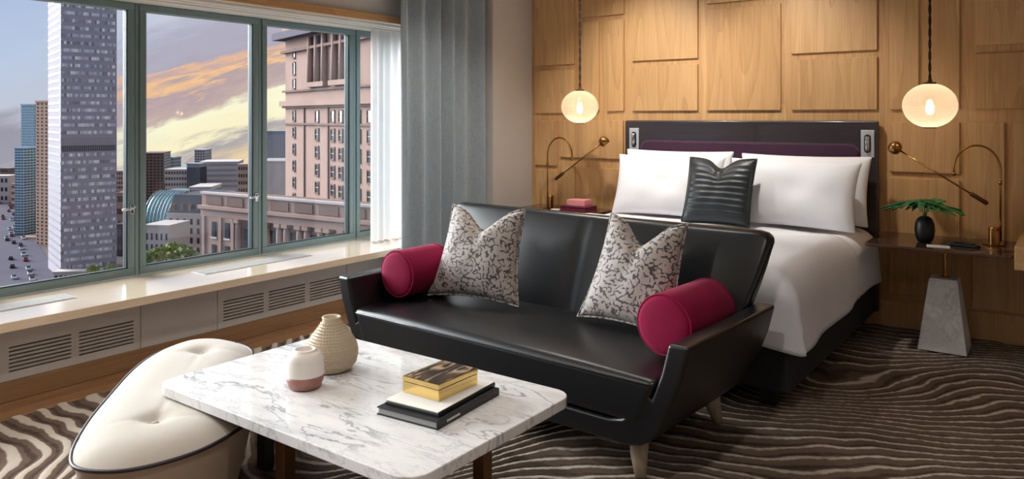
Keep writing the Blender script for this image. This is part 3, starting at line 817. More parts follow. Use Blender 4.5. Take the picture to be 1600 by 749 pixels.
# ================================================================== pendants
def pendant(x, y_, zc, r_, label):
    o = thing('pendant_lamp', label, 'pendant lamp', (x, y_, zc), 0, 'globe pendants beside the bed')
    prof = []
    for i in range(25):
        a = R(-78+156*i/24); prof.append((r_*math.cos(a)*1.03, r_*.93*math.sin(a)))
    n = 144
    g = MB().lathe(prof, n, capb=False, capt=False, fn=lambda a, z: 1+.012*math.cos(48*a)).build('ribbed_globe', M['globe'], o, smooth=True)
    MB().lathe([(r_*1.035,-.004),(r_*1.045,-.002),(r_*1.045,.002),(r_*1.035,.004)], 64, capb=False, capt=False).build('seam_ring', M['globe'], o, smooth=True)
    MB().lathe([(r_*.24,r_*.92),(r_*.26,r_*.88),(r_*.24,r_*.97),(r_*.10,r_*1.0),(.012,r_*1.06),(.008,r_*1.15)], 28).build('top_cap', M['bronze'], o, smooth=False)
    MB().lathe([(.004,-r_*.97),(r_*.26,-r_*.945),(r_*.26,-r_*.905),(r_*.24,-r_*.90)], 28).build('bottom_cap', M['bronze'], o, smooth=False)
    MB().lathe([(.016,.20*r_),(.020,.35*r_),(.020,.92*r_)], 16).build('socket', M['brass'], o, smooth=True)
    MB().lathe([(.004,-.36*r_),(.016,-.33*r_),(.024,-.20*r_),(.022,-.02*r_),(.014,.12*r_),(.013,.2*r_)], 20).build('bulb', M['bulb'], o, smooth=True)
    H_ = ZC-zc-r_*1.1
    for ph0 in (0, PI):
        nn = int(H_/.012)
        MB().tube([(.0045*math.cos(ph0+k*.55), .0045*math.sin(ph0+k*.55), r_*1.1+H_*k/nn) for k in range(nn+1)], .0045, 6).build('twisted_cord', M['cord'], o, smooth=True)
    MB().lathe([(.05, ZC-zc-.02), (.05, ZC-zc-.001)], 24).build('canopy', M['bronze'], o)
    l = bpy.data.lights.new('pendant_bulb', 'POINT'); l.energy = 13; l.color = (1, .74, .46); l.shadow_soft_size = .03
    lo_ = bpy.data.objects.new('pendant_bulb', l); COL.objects.link(lo_); lo_.parent = o; lo_.location = (0,0,-.1*r_)
    return o
M['cord'] = mat('twisted_cloth_cord', (52,34,26), .8)
pendant(-3.169, 5.20, 1.486, .140, 'ribbed glass globe pendant above the pink box beside the bed')
pendant(-.711, 5.15, 1.472, .142, 'ribbed glass globe pendant above the black vase of palm fronds')

# ================================================================== curtains
def curtain(name, label, cat, mt, path, z0, z1, amp, waves, thick, seed, parent_parts=True, pinch_top=False):
    r = random.Random(seed); n = 220
    (xa, ya), (xb, yb) = path; P = []
    ph0 = r.uniform(0, 6)
    zs = [z0+(z1-z0)*k/14 for k in range(15)]
    for z in zs:
        row = []; f = (z-z0)/(z1-z0)
        for i in range(n+1):
            t_ = i/n; w_ = waves*2*PI*t_+ph0+.7*math.sin(t_*9+seed)
            a = amp*(1+.25*math.sin(t_*13+1))*(1.05-.15*f)
            off = a*math.sin(w_)+.3*a*math.sin(2*w_+.5)
            row.append((xa+(xb-xa)*t_+off, ya+(yb-ya)*t_+.25*a*math.cos(w_), z))
        P.append(row)
    o = MB().grid(P).build(name, mt, None, smooth=True)
    if thick: s_ = o.modifiers.new('s', 'SOLIDIFY'); s_.thickness = thick
    return tag(o, label, cat)
curtain('curtain', 'slate grey linen drape hanging in deep folds beside the window', 'curtain', M['drape'], ((-4.045, 4.06), (-4.035, 5.02)), .016, ZC-.03, .056, 5.5, .003, 2)
curtain('sheer_curtain', 'white sheer voile curtain gathered at the end of the window', 'curtain', M['voile'], ((-4.47, 4.17), (-4.44, 4.60)), ZS+.008, 2.095, .020, 6, 0, 4)

# ================================================================== ottoman
ott = thing('ottoman', 'cream boomerang shaped tufted ottoman with dark piping by the window', 'ottoman', (-2.78, 1.62, .014))
OP = [(-2.57,1.13),(-2.77,1.265),(-2.965,1.43),(-3.235,1.68),(-3.37,1.865),(-3.39,2.03),(-3.27,2.14),(-3.06,2.13),(-2.87,1.98),(-2.72,1.81),(-2.57,1.725),(-2.42,1.70),(-2.33,1.59),(-2.27,1.38),(-2.315,1.19),(-2.44,1.10)]
def closed_spline(P, k):
    out = []; n = len(P)
    for i in range(n):
        p0, p1, p2, p3 = (Vector(P[(i+j-1) % n]) for j in range(4))
        for s_ in range(k):
            t_ = s_/k
            out.append(.5*((2*p1)+(p2-p0)*t_+(2*p0-5*p1+4*p2-p3)*t_*t_+(3*p1-p0-3*p2+p3)*t_**3))
    return out
OS = [Vector((p.x+2.78, p.y-1.62)) for p in closed_spline(OP, 8)]
nO = len(OS); ZP = .312
body = MB()
rows = []
for (z, ins) in ((.012, .075), (.10, .055), (.2, .030), (.29, .010), (ZP, .004)):
    row = []
    for i in range(nO):
        tn = (OS[(i+1) % nO]-OS[i-1]).normalized(); nr = Vector((tn.y, -tn.x))
        if nr.dot(OS[i]) < 0 and False: nr = -nr
        row.append((OS[i].x+nr.x*ins, OS[i].y+nr.y*ins, z))
    rows.append(row)
body.grid(rows, closed_u=True); body.f.append(tuple(range(nO)))
body.build('body', M['linen_side'], ott, smooth=True)
MB().tube([(p.x, p.y, ZP+.004) for p in OS+[OS[0]]], .0065, 6, cap=False).build('piping', M['piping'], ott, smooth=True)
btn = [(-2.545+2.78, 1.392-1.62), (-3.12+2.78, 1.92-1.62)]
from mathutils.geometry import delaunay_2d_cdt
def inside(x, y_):
    c_ = False
    for i_ in range(nO):
        a, b_ = OS[i_-1], OS[i_]
        if (a.y > y_) != (b_.y > y_) and x < (b_.x-a.x)*(y_-a.y)/(b_.y-a.y)+a.x: c_ = not c_
    return c_
def edge_d(x, y_):
    p = Vector((x, y_)); best = 9
    for i_ in range(nO):
        a, b_ = OS[i_-1], OS[i_]; ab = b_-a; t_ = max(0, min(1, (p-a).dot(ab)/ab.length_squared)); best = min(best, (p-a-ab*t_).length)
    return best
pts2 = list(OS); 
for ins in (.008, .02):
    for i_ in range(nO):
        tn = (OS[(i_+1) % nO]-OS[i_-1]).normalized(); q2 = OS[i_]+Vector((-tn.y, tn.x))*ins
        if not inside(q2.x, q2.y): q2 = OS[i_]-Vector((-tn.y, tn.x))*ins
        if inside(q2.x, q2.y) and edge_d(q2.x, q2.y) > ins*.8: pts2.append(q2)
gx = -.66
while gx < .56:
    gy = -.56
    while gy < .56:
        if inside(gx, gy) and edge_d(gx, gy) > .028: pts2.append(Vector((gx, gy)))
        gy += .0155
    gx += .0155
vv, _, ff, _, _, _ = delaunay_2d_cdt(pts2, [(i_, (i_+1) % nO) for i_ in range(nO)], [], 1, 1e-5)
def top_z(x, y_):
    d = edge_d(x, y_); f = min(1, d/.19); z = ZP+.004+.046*(1-(1-f)**2.8)
    for (bx, by) in btn:
        dx_, dy_ = x-bx, y_-by; r2 = dx_*dx_+dy_*dy_
        z -= .024*math.exp(-r2/.045**2)
        al = dx_*.66+dy_*.75; pr = -dx_*.75+dy_*.66+.9*al*al
        z -= .0055*math.exp(-(pr/.010)**2)*math.exp(-(al/.19)**2)*(1-math.exp(-r2/.03**2))
    bx, by = btn[0]; cx_, cy_ = btn[1]; dx_, dy_ = x-bx, y_-by; ux, uy = cx_-bx, cy_-by; ll = math.hypot(ux, uy); ux /= ll; uy /= ll
    al = dx_*ux+dy_*uy; pr = -dx_*uy+dy_*ux
    if 0 < al < ll: z -= .004*math.exp(-(pr/.012)**2)*abs(math.cos(PI*al/ll))**2
    return z
MB().add([(p.x, p.y, top_z(p.x, p.y)) for p in vv], [tuple(f_) for f_ in ff]).build('tufted_top', M['linen'], ott, smooth=True)
for (bx, by) in btn:
    MB().sphere((bx, by, ZP+.026), .013, 12, 8, .5).build('button', M['linen_side'], ott, smooth=True)

# ================================================================== coffee table
TZ = .42
ct = thing('coffee_table', 'rectangular white marble coffee table with rounded corners on bronze legs', 'coffee table', (-2.095, 1.915, .014))
MB().prism(rrect(-.655, .655, -.415, .415, .075, 8), TZ-.014-.037, TZ-.014).build('marble_top', M['marble'], ct, bevel=.004, seg=3)
for (x, y_, mt) in ((-2.585,1.865,'black'), (-2.175,1.648,'bronze'), (-2.27,2.075,'bronze'), (-1.665,2.085,'bronze'), (-1.66,1.67,'bronze')):
    lg = box('leg', M[mt], ct, -.024, .024, -.024, .024, 0, TZ-.014-.038, bevel=.002); lg.location = (x+2.095, y_-1.915, 0)
box('sub_frame', M['black'], ct, -.42, .42, -.24, .18, TZ-.064, TZ-.0515)
# beaded vase
v1 = thing('beaded_vase', 'bone coloured gourd vase covered in small beads on the marble table', 'vase', (-2.335, 1.985, TZ))
prof = [(.045,0),(.070,.006),(.092,.035),(.099,.070),(.094,.100),(.078,.130),(.056,.158),(.040,.180),(.034,.196),(.037,.205),(.035,.208),(.028,.206),(.027,.18),(.03,.16)]
MB().lathe(prof, 48).build('body', M['beads'], v1, smooth=True)
def prof_r(z):
    for (r0, z0), (r1, z1) in zip(prof, prof[1:]):
        if z0 <= z <= z1: return r0+(r1-r0)*(z-z0)/max(1e-6, z1-z0)
    return .03
bd = MB(); z = .016; k = 0
ico = [(0,0,1)]+[(math.cos(2*PI*i/5)*.85, math.sin(2*PI*i/5)*.85, .25) for i in range(5)]
while z < .19:
    r_ = prof_r(z); nb = max(14, int(2*PI*r_/.0115))
    for i in range(nb):
        a = 2*PI*(i+.5*(k % 2))/nb; c_, s_ = math.cos(a), math.sin(a); o3 = Vector((r_*c_, r_*s_, z)); e1 = Vector((-s_, c_, 0)); e2 = Vector((0,0,1)); e3 = Vector((c_, s_, 0)); b_ = .0062
        bd.add([o3+b_*(e1*x+e2*y_+e3*zz*.9) for x, y_, zz in ico], [(0,1+i_,1+(i_+1) % 5) for i_ in range(5)])
    z += .0098; k += 1
bo = bd.build('beading', M['beads'], v1, smooth=True); bo['kind'] = 'stuff'
v2 = thing('bud_vase', 'squat white ceramic vase with a rose speckled base on the marble table', 'vase', (-2.262, 1.80, TZ))
prof2 = [(.042,0),(.056,.004),(.0665,.030),(.069,.050)]
MB().lathe(prof2, 40).build('speckled_base', M['rose'], v2, smooth=True)
MB().lathe([(.069,.0495),(.0685,.075),(.066,.105),(.060,.122),(.048,.131),(.040,.133),(.040,.139),(.035,.140),(.033,.136),(.033,.10)], 40, capb=False).build('body', M['ceramic'], v2, smooth=True)
# books and box
def book(name, label, loc, rz, w_, l_, h_, cov, pag):
    o = thing(name, label, 'book', loc, rz)
    c_ = .0035
    box('cover', cov[0], o, -w_/2, w_/2, -l_/2, l_/2, 0, c_, bevel=.001); tp_ = box('cover', cov[1], o, -w_/2, w_/2, -l_/2, l_/2, h_-c_, h_, bevel=.001)
    sp_ = box('spine', cov[0], o, w_/2-.005, w_/2+.001, -l_/2, l_/2, 0, h_, bevel=.001)
    box('page_block', pag, o, -w_/2+.005, w_/2-.006, -l_/2+.005, l_/2-.005, c_, h_-c_)
    return o, sp_
b1, s1 = book('book', 'thick black hardback book lying on the marble table under a paler book', (-1.755, 1.965, TZ), R(5), .25, .36, .026, (M['book'], M['book']), M['pages'])
for k, (y0, wd) in enumerate([(-.13+i*.009, .0055) for i in range(8)]):
    box('spine_lettering', M['paper'], s1, .126, .1266, y0, y0+wd, .010, .017)
b2, s2 = book('book', 'thin black and white hardback book lying between the gold box and the thick black book', (-1.765, 1.985, TZ+.026), R(5), .225, .33, .014, (M['book'], M['paper']), M['pages'])
gb = thing('trinket_box', 'polished gold box with a brown banded stone lid on the books', 'box', (-1.783, 2.0, TZ+.040), R(1))
box('body', M['gold'], gb, -.081, .081, -.104, .104, 0, .038, bevel=.0015)
lid = box('lid', M['gold'], gb, -.082, .082, -.105, .105, .0395, .056, bevel=.0015)
box('stone_inlay', M['tiger'], lid, -.077, .077, -.100, .100, .056, .0572)

# ================================================================== the city outside
GZ = -60.0
def W(px, depth):
    u = (px-800)/FPX
    return Vector((depth*(FX+u*RX), depth*(FY+u*RY)))
def zat(py, depth): return EYE-(py-HOR)*depth/FPX
def gdepth(py): return (EYE-GZ)*FPX/(py-HOR)
def G2(px, py): return W(px, gdepth(py))

def facade_mat(name, col, rough=.8, var=(.15, .12), spec=.06): return mat(name, col, rough, var=var, spec=spec)  # city wall colours, lightened to carry some of the haze
M['stone'] = facade_mat('rose_limestone', (158,131,120), .85, (.25, .14))
M['stone_d'] = facade_mat('dark_limestone', (124,101,94), .85, (.3, .2))
M['stone_l'] = facade_mat('pale_stone', (186,174,168), .85, (.3, .12))
M['cornice'] = facade_mat('patinated_cornice', (84,76,90), .7, (.3, .15))
M['dwin'] = mat('dark_window', (40,36,38), .15, 0, spec=.6)
M['gwin'] = mat('grey_window', (138,142,150), .4, 0, spec=.2)
M['tower'] = facade_mat('tower_grey', (168,158,164), .85, (.05, .08))
M['tower_s'] = facade_mat('tower_side', (150,138,144), .85, (.05, .08))
M['fin'] = mat('tower_fin', (176,172,178), .4, .2)
M['brick'] = facade_mat('tan_brick', (176,144,126), .85)
M['teal'] = mat('teal_glass', (150,182,194), .25, .2)
M['lead'] = mat('dark_lead_roof', (52,48,60), .4, .2, var=(.2, .25))
M['copper'] = mat('green_copper_glass', (96,140,140), .2, .3, var=(.2, .15))
M['asphalt'] = mat('asphalt', (84,79,90), .95, var=(.05, .15), spec=.03)
M['cityground'] = mat('city_ground', (98,86,84), .95, var=(.03, .4), spec=.03)
M['hill'] = mat('wooded_hill', (128,132,128), .9, var=(.02, .2))
M['tree'] = mat('city_tree', (136,146,84), .8, var=(.4, .4))
M['tree2'] = mat('city_tree_dark', (108,126,72), .8, var=(.4, .4))
# window cells whose tone changes from cell to cell
m = bpy.data.materials.new('tower_window_cells'); m.use_nodes = True; t = NT(m.node_tree); b = t.n['Principled BSDF']
wnz = t.new('ShaderNodeTexWhiteNoise'); wnz.noise_dimensions = '3D'
sn = t.new('ShaderNodeVectorMath', operation='SNAP'); t.link(t.obj(), sn.inputs[0]); sn.inputs[1].default_value = (.9, .9, 2.85); t.link(sn.outputs[0], wnz.inputs['Vector'])
t.link(t.ramp(wnz.outputs['Value'], [(.0, rgba((96,92,102))), (.45, rgba((170,168,182))), (.8, rgba((206,206,216))), (.93, rgba((240,236,230)))]), b.inputs['Base Color'])
b.inputs['Roughness'].default_value = .25; M['cells'] = m

# ground, avenue, hill
gp = [W(-700, 150), W(1500, 150), W(1900, 640), W(-700, 640)]
gm = MB().prism([(p.x, p.y) for p in gp], GZ-1, GZ).build('ground', M['cityground'], None); struct(gm)
sr = [G2(-90, 470), G2(112, 470), G2(60, 380), G2(17, 305), G2(6, 290), G2(-14, 290), G2(-60, 330)]
struct(MB().prism([(p.x, p.y) for p in sr], GZ, GZ+.15).build('avenue', M['asphalt'], None))
hm = []
for j in range(7):
    row = []
    for i in range(60):
        px_ = -300+i*22; f = j/6
        top = 268-34*math.exp(-((px_-470)/110)**2)-6*math.sin(px_*.03)-9*math.exp(-((px_-250)/60)**2)
        d_ = 640+f*160
        p = W(px_, d_); zt = zat(top, 800)
        row.append((p.x, p.y, GZ+(zt-GZ)*math.sin(f*PI/2)))
    hm.append(row)
ho = MB().grid(hm).build('hill', M['hill'], None, smooth=True); struct(ho)

def frame2(a, b_, thick):
    e1 = (b_-a); L_ = e1.length; e1.normalize(); n_ = Vector((-e1.y, e1.x))
    mid = (a+b_)/2
    if n_.dot(mid) < 0: n_ = -n_        # away from the viewer
    return e1, n_, L_
def block(name, label, pa, da, pb, db, ytop, thick, mt, rows=0, cols=0, wmat='dwin', base=GZ, cat='building', group=None, wz=(.3,.75), wx=(.2,.8), roof=None, side=True):
    db = da+(db-da)*.3
    a, b_ = W(pa, da), W(pb, db); e1, n_, L_ = frame2(a, b_, thick)
    ztop = zat(ytop, (da+db)/2)
    o = thing(name, label, cat, (a.x, a.y, base), 0, group)
    E1 = Vector((e1.x, e1.y, 0)); N = Vector((n_.x, n_.y, 0)); H_ = ztop-base
    MB().obox((0,0,0), E1*L_, N*thick, (0,0,H_)).build('walls', M[mt], o)
    if rows:
        wm = MB()
        for r_ in range(rows):
            z0 = H_*(r_+wz[0])/rows; z1 = H_*(r_+wz[1])/rows
            for c_ in range(cols):
                x0 = L_*(c_+wx[0])/cols; x1 = L_*(c_+wx[1])/cols
                wm.obox(E1*x0-N*.12+Vector((0,0,z0)), E1*(x1-x0), N*.12, (0,0,z1-z0))
        wo_ = wm.build('windows', M[wmat], o); wo_['kind'] = 'stuff'
        if side:
            sm = MB(); sc = max(2, int(cols*thick/L_))
            for r_ in range(rows):
                z0 = H_*(r_+wz[0])/rows; z1 = H_*(r_+wz[1])/rows
                for c_ in range(sc):
                    y0 = thick*(c_+wx[0])/sc; y1 = thick*(c_+wx[1])/sc
                    for x0 in (-.12, L_):
                        sm.obox(E1*x0+N*y0+Vector((0,0,z0)), E1*.12, N*(y1-y0), (0,0,z1-z0))
            so_ = sm.build('side_windows', M[wmat], o); so_['kind'] = 'stuff'
    MB().obox(-E1*.3-N*.3+Vector((0,0,H_)), E1*(L_+.6), N*(thick+.6), (0,0,max(.5, H_*.012))).build('parapet', M[roof or mt], o)
    return o, E1, N, L_, H_

# --- tall dark office tower
ca, cb = W(95, 290), W(182, 302)
e1, n_, L_ = frame2(ca, cb, 20)
tw = thing('office_tower', 'tall grey office tower with rows of bright window bands and vertical fins', 'building', (ca.x, ca.y, GZ))
E1 = Vector((e1.x, e1.y, 0)); N = Vector((n_.x, n_.y, 0)); HT = 148.0; TH = 30
MB().obox((0,0,0), E1*L_, N*TH, (0,0,HT)).build('walls', M['tower'], tw)
nf = 52; fh = HT/nf
for k in range(1, nf):
    if k in (17, 18): continue
    MB().obox(E1*.3-N*.10+Vector((0,0,k*fh+fh*.36)), E1*(L_-.6), N*.10, (0,0,fh*.44)).build('window_band', M['cells'], tw)
for k in (17, 18):
    MB().obox(E1*.3-N*.12+Vector((0,0,k*fh+.1)), E1*(L_-.6), N*.12, (0,0,fh*.8)).build('plant_floor_louvre', M['lead' if k == 17 else 'tower_s'], tw)
fn = MB()
for k in range(31):
    fn.obox(E1*(L_*k/30-.05)-N*.22, E1*.10, N*.22, (0,0,HT))
fo = fn.build('fins', M['fin'], tw); fo['kind'] = 'stuff'
sd = MB()
for k in range(1, nf): sd.obox(-E1*.10+N*.4+Vector((0,0,k*fh+fh*.4)), E1*.10, N*(TH-.8), (0,0,fh*.3))
so_ = sd.build('side_bands', M['gwin'], tw); so_['kind'] = 'stuff'
# plinth in front
block('podium', 'low stone podium terrace at the foot of the grey office tower', 84, 284, 204, 300, 425, 4.5, 'stone_l', 1, 16, 'dwin')
# --- towers beside it
block('apartment_tower', 'tan brick slab tower with a column of dark windows beside the grey tower', 56, 372, 76, 356, 160, 22, 'brick', 40, 3, 'dwin', wx=(.30,.62))
o, e_, N_, Lx, Hx = block('glass_tower', 'teal glass high rise with a lit crown behind the tan brick tower', 33, 420, 53, 410, 165, 20, 'teal', 46, 4, 'gwin', wx=(.1,.9))
block('glass_tower', 'darker stepped glass high rise standing before the teal tower', 23, 400, 37, 396, 232, 18, 'teal', 32, 3, 'lead', wx=(.15,.85))
block('office_block', 'small grey apartment block on the horizon past the avenue', 0, 600, 13, 600, 264, 14, 'stone_d', 6, 4)
block('brick_block', 'low dark red block between the avenue and the glass towers', 30, 392, 54, 384, 372, 20, 'brick', 3, 5)
block('brick_block', 'low brick block on the avenue beyond the glass towers', 18, 520, 32, 510, 288, 14, 'brick', 4, 4)
# --- mid-distance buildings seen between the mullions
block('unfinished_tower', 'grey concrete frame tower block with open floors near the tower crane', 222, 470, 256, 480, 240, 22, 'stone_d', 22, 6, 'dwin', wx=(.12,.86), wz=(.2,.85))
block('office_block', 'plain grey block beside the open concrete frame tower', 256, 520, 271, 520, 247, 12, 'gwin', 16, 4)
block('office_block', 'pale pink low office block with wide windows', 258, 450, 292, 455, 266, 22, 'stone_l', 9, 8)
block('office_block', 'dark narrow office block with vertical strips', 292, 440, 312, 440, 257, 10, 'gwin', 1, 9, 'lead', wz=(.05,.95))
block('office_block', 'tall brown tower on the skyline below the hill', 304, 560, 320, 562, 235, 16, 'tower', 20, 4)
block('office_block', 'long cream horizontally banded office slab below the hill', 312, 455, 372, 470, 254, 24, 'stone_l', 11, 1, 'gwin', wx=(.02,.98))
block('office_block', 'brown and green glazed block beside the long cream slab', 372, 420, 402, 424, 258, 20, 'brick', 9, 8)
block('office_block', 'low cream building with a flat roof behind the copper dome', 296, 330, 330, 334, 294, 18, 'stone_l', 8, 8)
block('office_block', 'low teal roofed building behind the copper dome', 250, 350, 296, 352, 302, 18, 'copper', 7, 8)
block('office_block', 'grey ribbed slab tower behind the limestone tower', 413, 340, 447, 344, 207, 22, 'gwin', 1, 12, 'stone_l', wz=(.02,.98), wx=(.3,.7))
block('office_block', 'blank beige wall block behind the limestone colonnade', 400, 260, 452, 262, 254, 18, 'stone_l')
block('office_block', 'distant pink low rise between the tower and the mullion', 181, 520, 200, 522, 268, 16, 'brick', 8, 5)
block('office_block', 'low dark shed behind the grey tower', 181, 340, 204, 342, 352, 16, 'lead', 2, 5)
rb = random.Random(21); used = [(o.matrix_world.translation.copy() if False else Vector(o.location)) for o in COL.objects if o.type == 'EMPTY' and o.get('category') == 'building']
cn = {'stone_l':'pale', 'brick':'tan brick', 'stone_d':'brown', 'tower':'grey'}; tries = 0; made = 0
while made < 26 and tries < 900:
    tries += 1
    px0 = rb.uniform(-40, 420); d_ = rb.uniform(370, 628); wd = rb.uniform(14, 34)
    c2 = W(px0+wd/2, d_+6)
    if any((Vector((u_.x, u_.y))-c2).length < 26 for u_ in used): continue
    used.append(Vector((c2.x, c2.y, 0))); made += 1
    yt = HOR+(EYE-GZ-rb.uniform(9, 22))*FPX/d_; mt = rb.choice(['stone_l','brick','stone_d','tower'])
    block('low_rise_building', 'small %s low rise building among the far city rooftops' % cn[mt], px0, d_, px0+wd, d_+rb.uniform(-6, 10), yt, rb.uniform(8, 13), mt, 3, 5, group='far rooftops', side=False)

# --- mansard block with a glazed barrel roof
a, b_ = W(322, 262), W(262, 250)
mb_, E1, N, L_, H_ = block('mansard_building', 'white stone block with dark mansard roof and green glass barrel vault', 262, 256, 326, 246, 336, 24, 'stone_l', 0, 0)
for r_ in range(9):
    for c_ in range(6):
        w0 = MB().obox(E1*(L_*(c_+.32)/6)-N*.14+Vector((0,0,H_-3.2-r_*3.1)), E1*(L_*.36/6), N*.14, (0,0,1.9)).build('window', M['dwin'], mb_)
mr = MB(); q0 = [(0,0),(L_,0),(L_,24),(0,24)]; q1 = [(1,2.2),(L_-1,2.2),(L_-1,21),(1,21)]
mr.add([tuple(E1*x+N*y_+Vector((0,0,H_+.4))) for x, y_ in q0]+[tuple(E1*x+N*y_+Vector((0,0,H_+6.4))) for x, y_ in q1], [(3,2,1,0),(4,5,6,7),(0,1,5,4),(1,2,6,5),(2,3,7,6),(3,0,4,7)])
rf = mr.build('mansard_roof', M['lead'], mb_)
for c_ in range(5): MB().obox(E1*(L_*(c_+.4)/5)+N*.3+Vector((0,0,H_+1.4)), E1*1.2, N*1.5, (0,0,2.0)).build('dormer', M['stone_d'], rf)
# lower front wing
wg_, E1w, Nw, Lw, Hw = block('mansard_wing', 'pale stone wing in front of the glass barrel vault', 226, 240, 264, 236, 354, 11, 'stone_l', 0, 0)
for r_ in range(6):
    for c_ in range(5):
        MB().obox(E1w*(Lw*(c_+.34)/5)-Nw*.14+Vector((0,0,Hw-4.2-r_*3.4)), E1w*(Lw*.32/5), Nw*.14, (0,0,2.0)).build('window', M['dwin'], wg_)
vault = MB(); rows = []
for j in range(9):
    a_ = R(90*j/8); row = []
    for i in range(9):
        x = -9.5+i*10.5/8
        row.append(tuple(E1*x+N*(10-10*math.cos(a_)*1.0)+Vector((0,0,H_-4+11*math.sin(a_)))))
    rows.append(row)
vault.grid(rows); vo = vault.build('barrel_vault', M['copper'], mb_, smooth=True); s_ = vo.modifiers.new('s', 'SOLIDIFY'); s_.thickness = .4
rib = MB()
for i in range(9):
    x = -9.5+i*10.5/8
    rib.tube([E1*x+N*(10-10.1*math.cos(R(90*j/8)))+Vector((0,0,H_-4+11.1*math.sin(R(90*j/8)))) for j in range(9)], .12, 5)
ro_ = rib.build('vault_rib', M['fin'], mb_); ro_['kind'] = 'stuff'
# --- trees at its foot
def city_tree(px_, py_, d_, r_, mt):
    p = W(px_, d_); zc = zat(py_, d_); rt = random.Random(px_)
    o = thing('street_tree', 'leafy green street tree in front of the mansard building' if px_ > 200 else 'leafy green street tree at the foot of the grey office tower', 'tree', (p.x, p.y, GZ), 0, 'city street trees')
    cr = MB(); hh = zc-GZ
    for k in range(420):
        v3 = Vector((rt.gauss(0,1), rt.gauss(0,1), rt.gauss(0,1))).normalized()*r_*rt.uniform(.55, 1.0)*(1+.25*math.sin(k))
        c3 = Vector((v3.x, v3.y, hh+v3.z*.9)); s3 = r_*.16
        e_a = Vector((rt.uniform(-1,1), rt.uniform(-1,1), rt.uniform(-1,1)))*s3; e_b = Vector((rt.uniform(-1,1), rt.uniform(-1,1), rt.uniform(-1,1)))*s3
        cr.add([c3-e_a-e_b, c3+e_a-e_b, c3+e_a+e_b, c3-e_a+e_b], [(0,1,2,3)])
    c_o = cr.build('crown', M[mt], o); c_o['kind'] = 'stuff'
    MB().tube([(0,0,0), (0,0,hh)], .35, 6).build('trunk', M['stone_d'], o)
for a_ in ((226,405,212,2.2,'tree2'),(247,399,222,2.3,'tree'),(270,393,230,2.9,'tree'),(291,398,222,2.6,'tree2'),(146,424,272,2.3,'tree'),(174,424,279,2.3,'tree')):
    city_tree(*a_)

# --- limestone colonnade wing
pa, pb = W(322, 150), None
wing = thing('colonnade_wing', 'rose limestone colonnaded wing with a heavy parapet below the tower', 'building', (W(322,150).x, W(322,150).y, GZ))
C0 = W(322, 150); E1 = Vector((.9971, .0760, 0)).normalized(); N = Vector((-E1.y, E1.x, 0)); N = -N if N.y < 0 else N
ztop = zat(303, 150)-GZ
LW = 48.0
MB().obox((0,0,0), E1*LW, N*6, (0,0,ztop)).build('walls', M['stone_d'], wing)
def strip(name, z0, z1, out, mt='stone', x0=-.6, x1=LW): return MB().obox(E1*x0-N*out+Vector((0,0,z0)), E1*(x1-x0), N*out, (0,0,z1-z0)).build(name, M[mt], wing)
strip('parapet', ztop-2.1, ztop+.1, .5); strip('parapet_coping', ztop+.1, ztop+.5, .9, 'stone_l')
for k in range(8): MB().obox(E1*(1+k*6.1)-N*.7+Vector((0,0,ztop-1.9)), E1*4.6, N*.2, (0,0,1.6)).build('parapet_panel', M['stone_d'], wing)
strip('cornice', ztop-2.7, ztop-2.1, 1.5); strip('cornice_moulding', ztop-3.0, ztop-2.7, 1.0, 'stone_d'); strip('frieze', ztop-4.2, ztop-3.0, .8)
# left pavilion: pilasters and windows
MB().obox(-N*.7+E1*0, E1*9.4, N*.7, (0,0,ztop-4.2)).build('pavilion', M['stone'], wing)
for xx in (2.9, 6.8):
    for zz in (ztop-8.0, ztop-12.4):
        MB().obox(E1*xx-N*.9+Vector((0,0,zz)), E1*1.2, N*.3, (0,0,2.9)).build('window', M['dwin'], wing)
        MB().obox(E1*(xx-.3)-N*.98+Vector((0,0,zz-.35)), E1*1.8, N*.3, (0,0,.35)).build('window_sill', M['stone_l'], wing)
for xx in (0, 5.0, 8.6): MB().obox(E1*xx-N*1.0, E1*.8, N*.4, (0,0,ztop-4.2)).build('pilaster', M['stone'], wing)
MB().obox(E1*11.2-N*.05+Vector((0,0,ztop-24)), E1*2.6, N*.06, (0,0,18.0)).build('doorway', M['dwin'], wing)
xs_ = []
x = 16.0
while x < LW-1: xs_ += [x, x+1.9]; x += 5.2
xs_ += [9.9, 14.4]
for xx in xs_:
    cl = MB().lathe([(.62,ztop-26),(.62,ztop-6),(.54,ztop-4.9)], 14).build('column', M['stone'], wing, smooth=True); cl.location = E1*xx-N*.25
    MB().obox(E1*(xx-.75)-N*1.0+Vector((0,0,ztop-4.9)), E1*1.5, N*1.5, (0,0,.7)).build('capital', M['stone'], wing)
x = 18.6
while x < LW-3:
    MB().obox(E1*(x-.1)-N*.06+Vector((0,0,ztop-24)), E1*2.7, N*.08, (0,0,18.3)).build('shade_panel', M['dwin'], wing); x += 5.2  # dark panels stand for the shaded recess between the columns
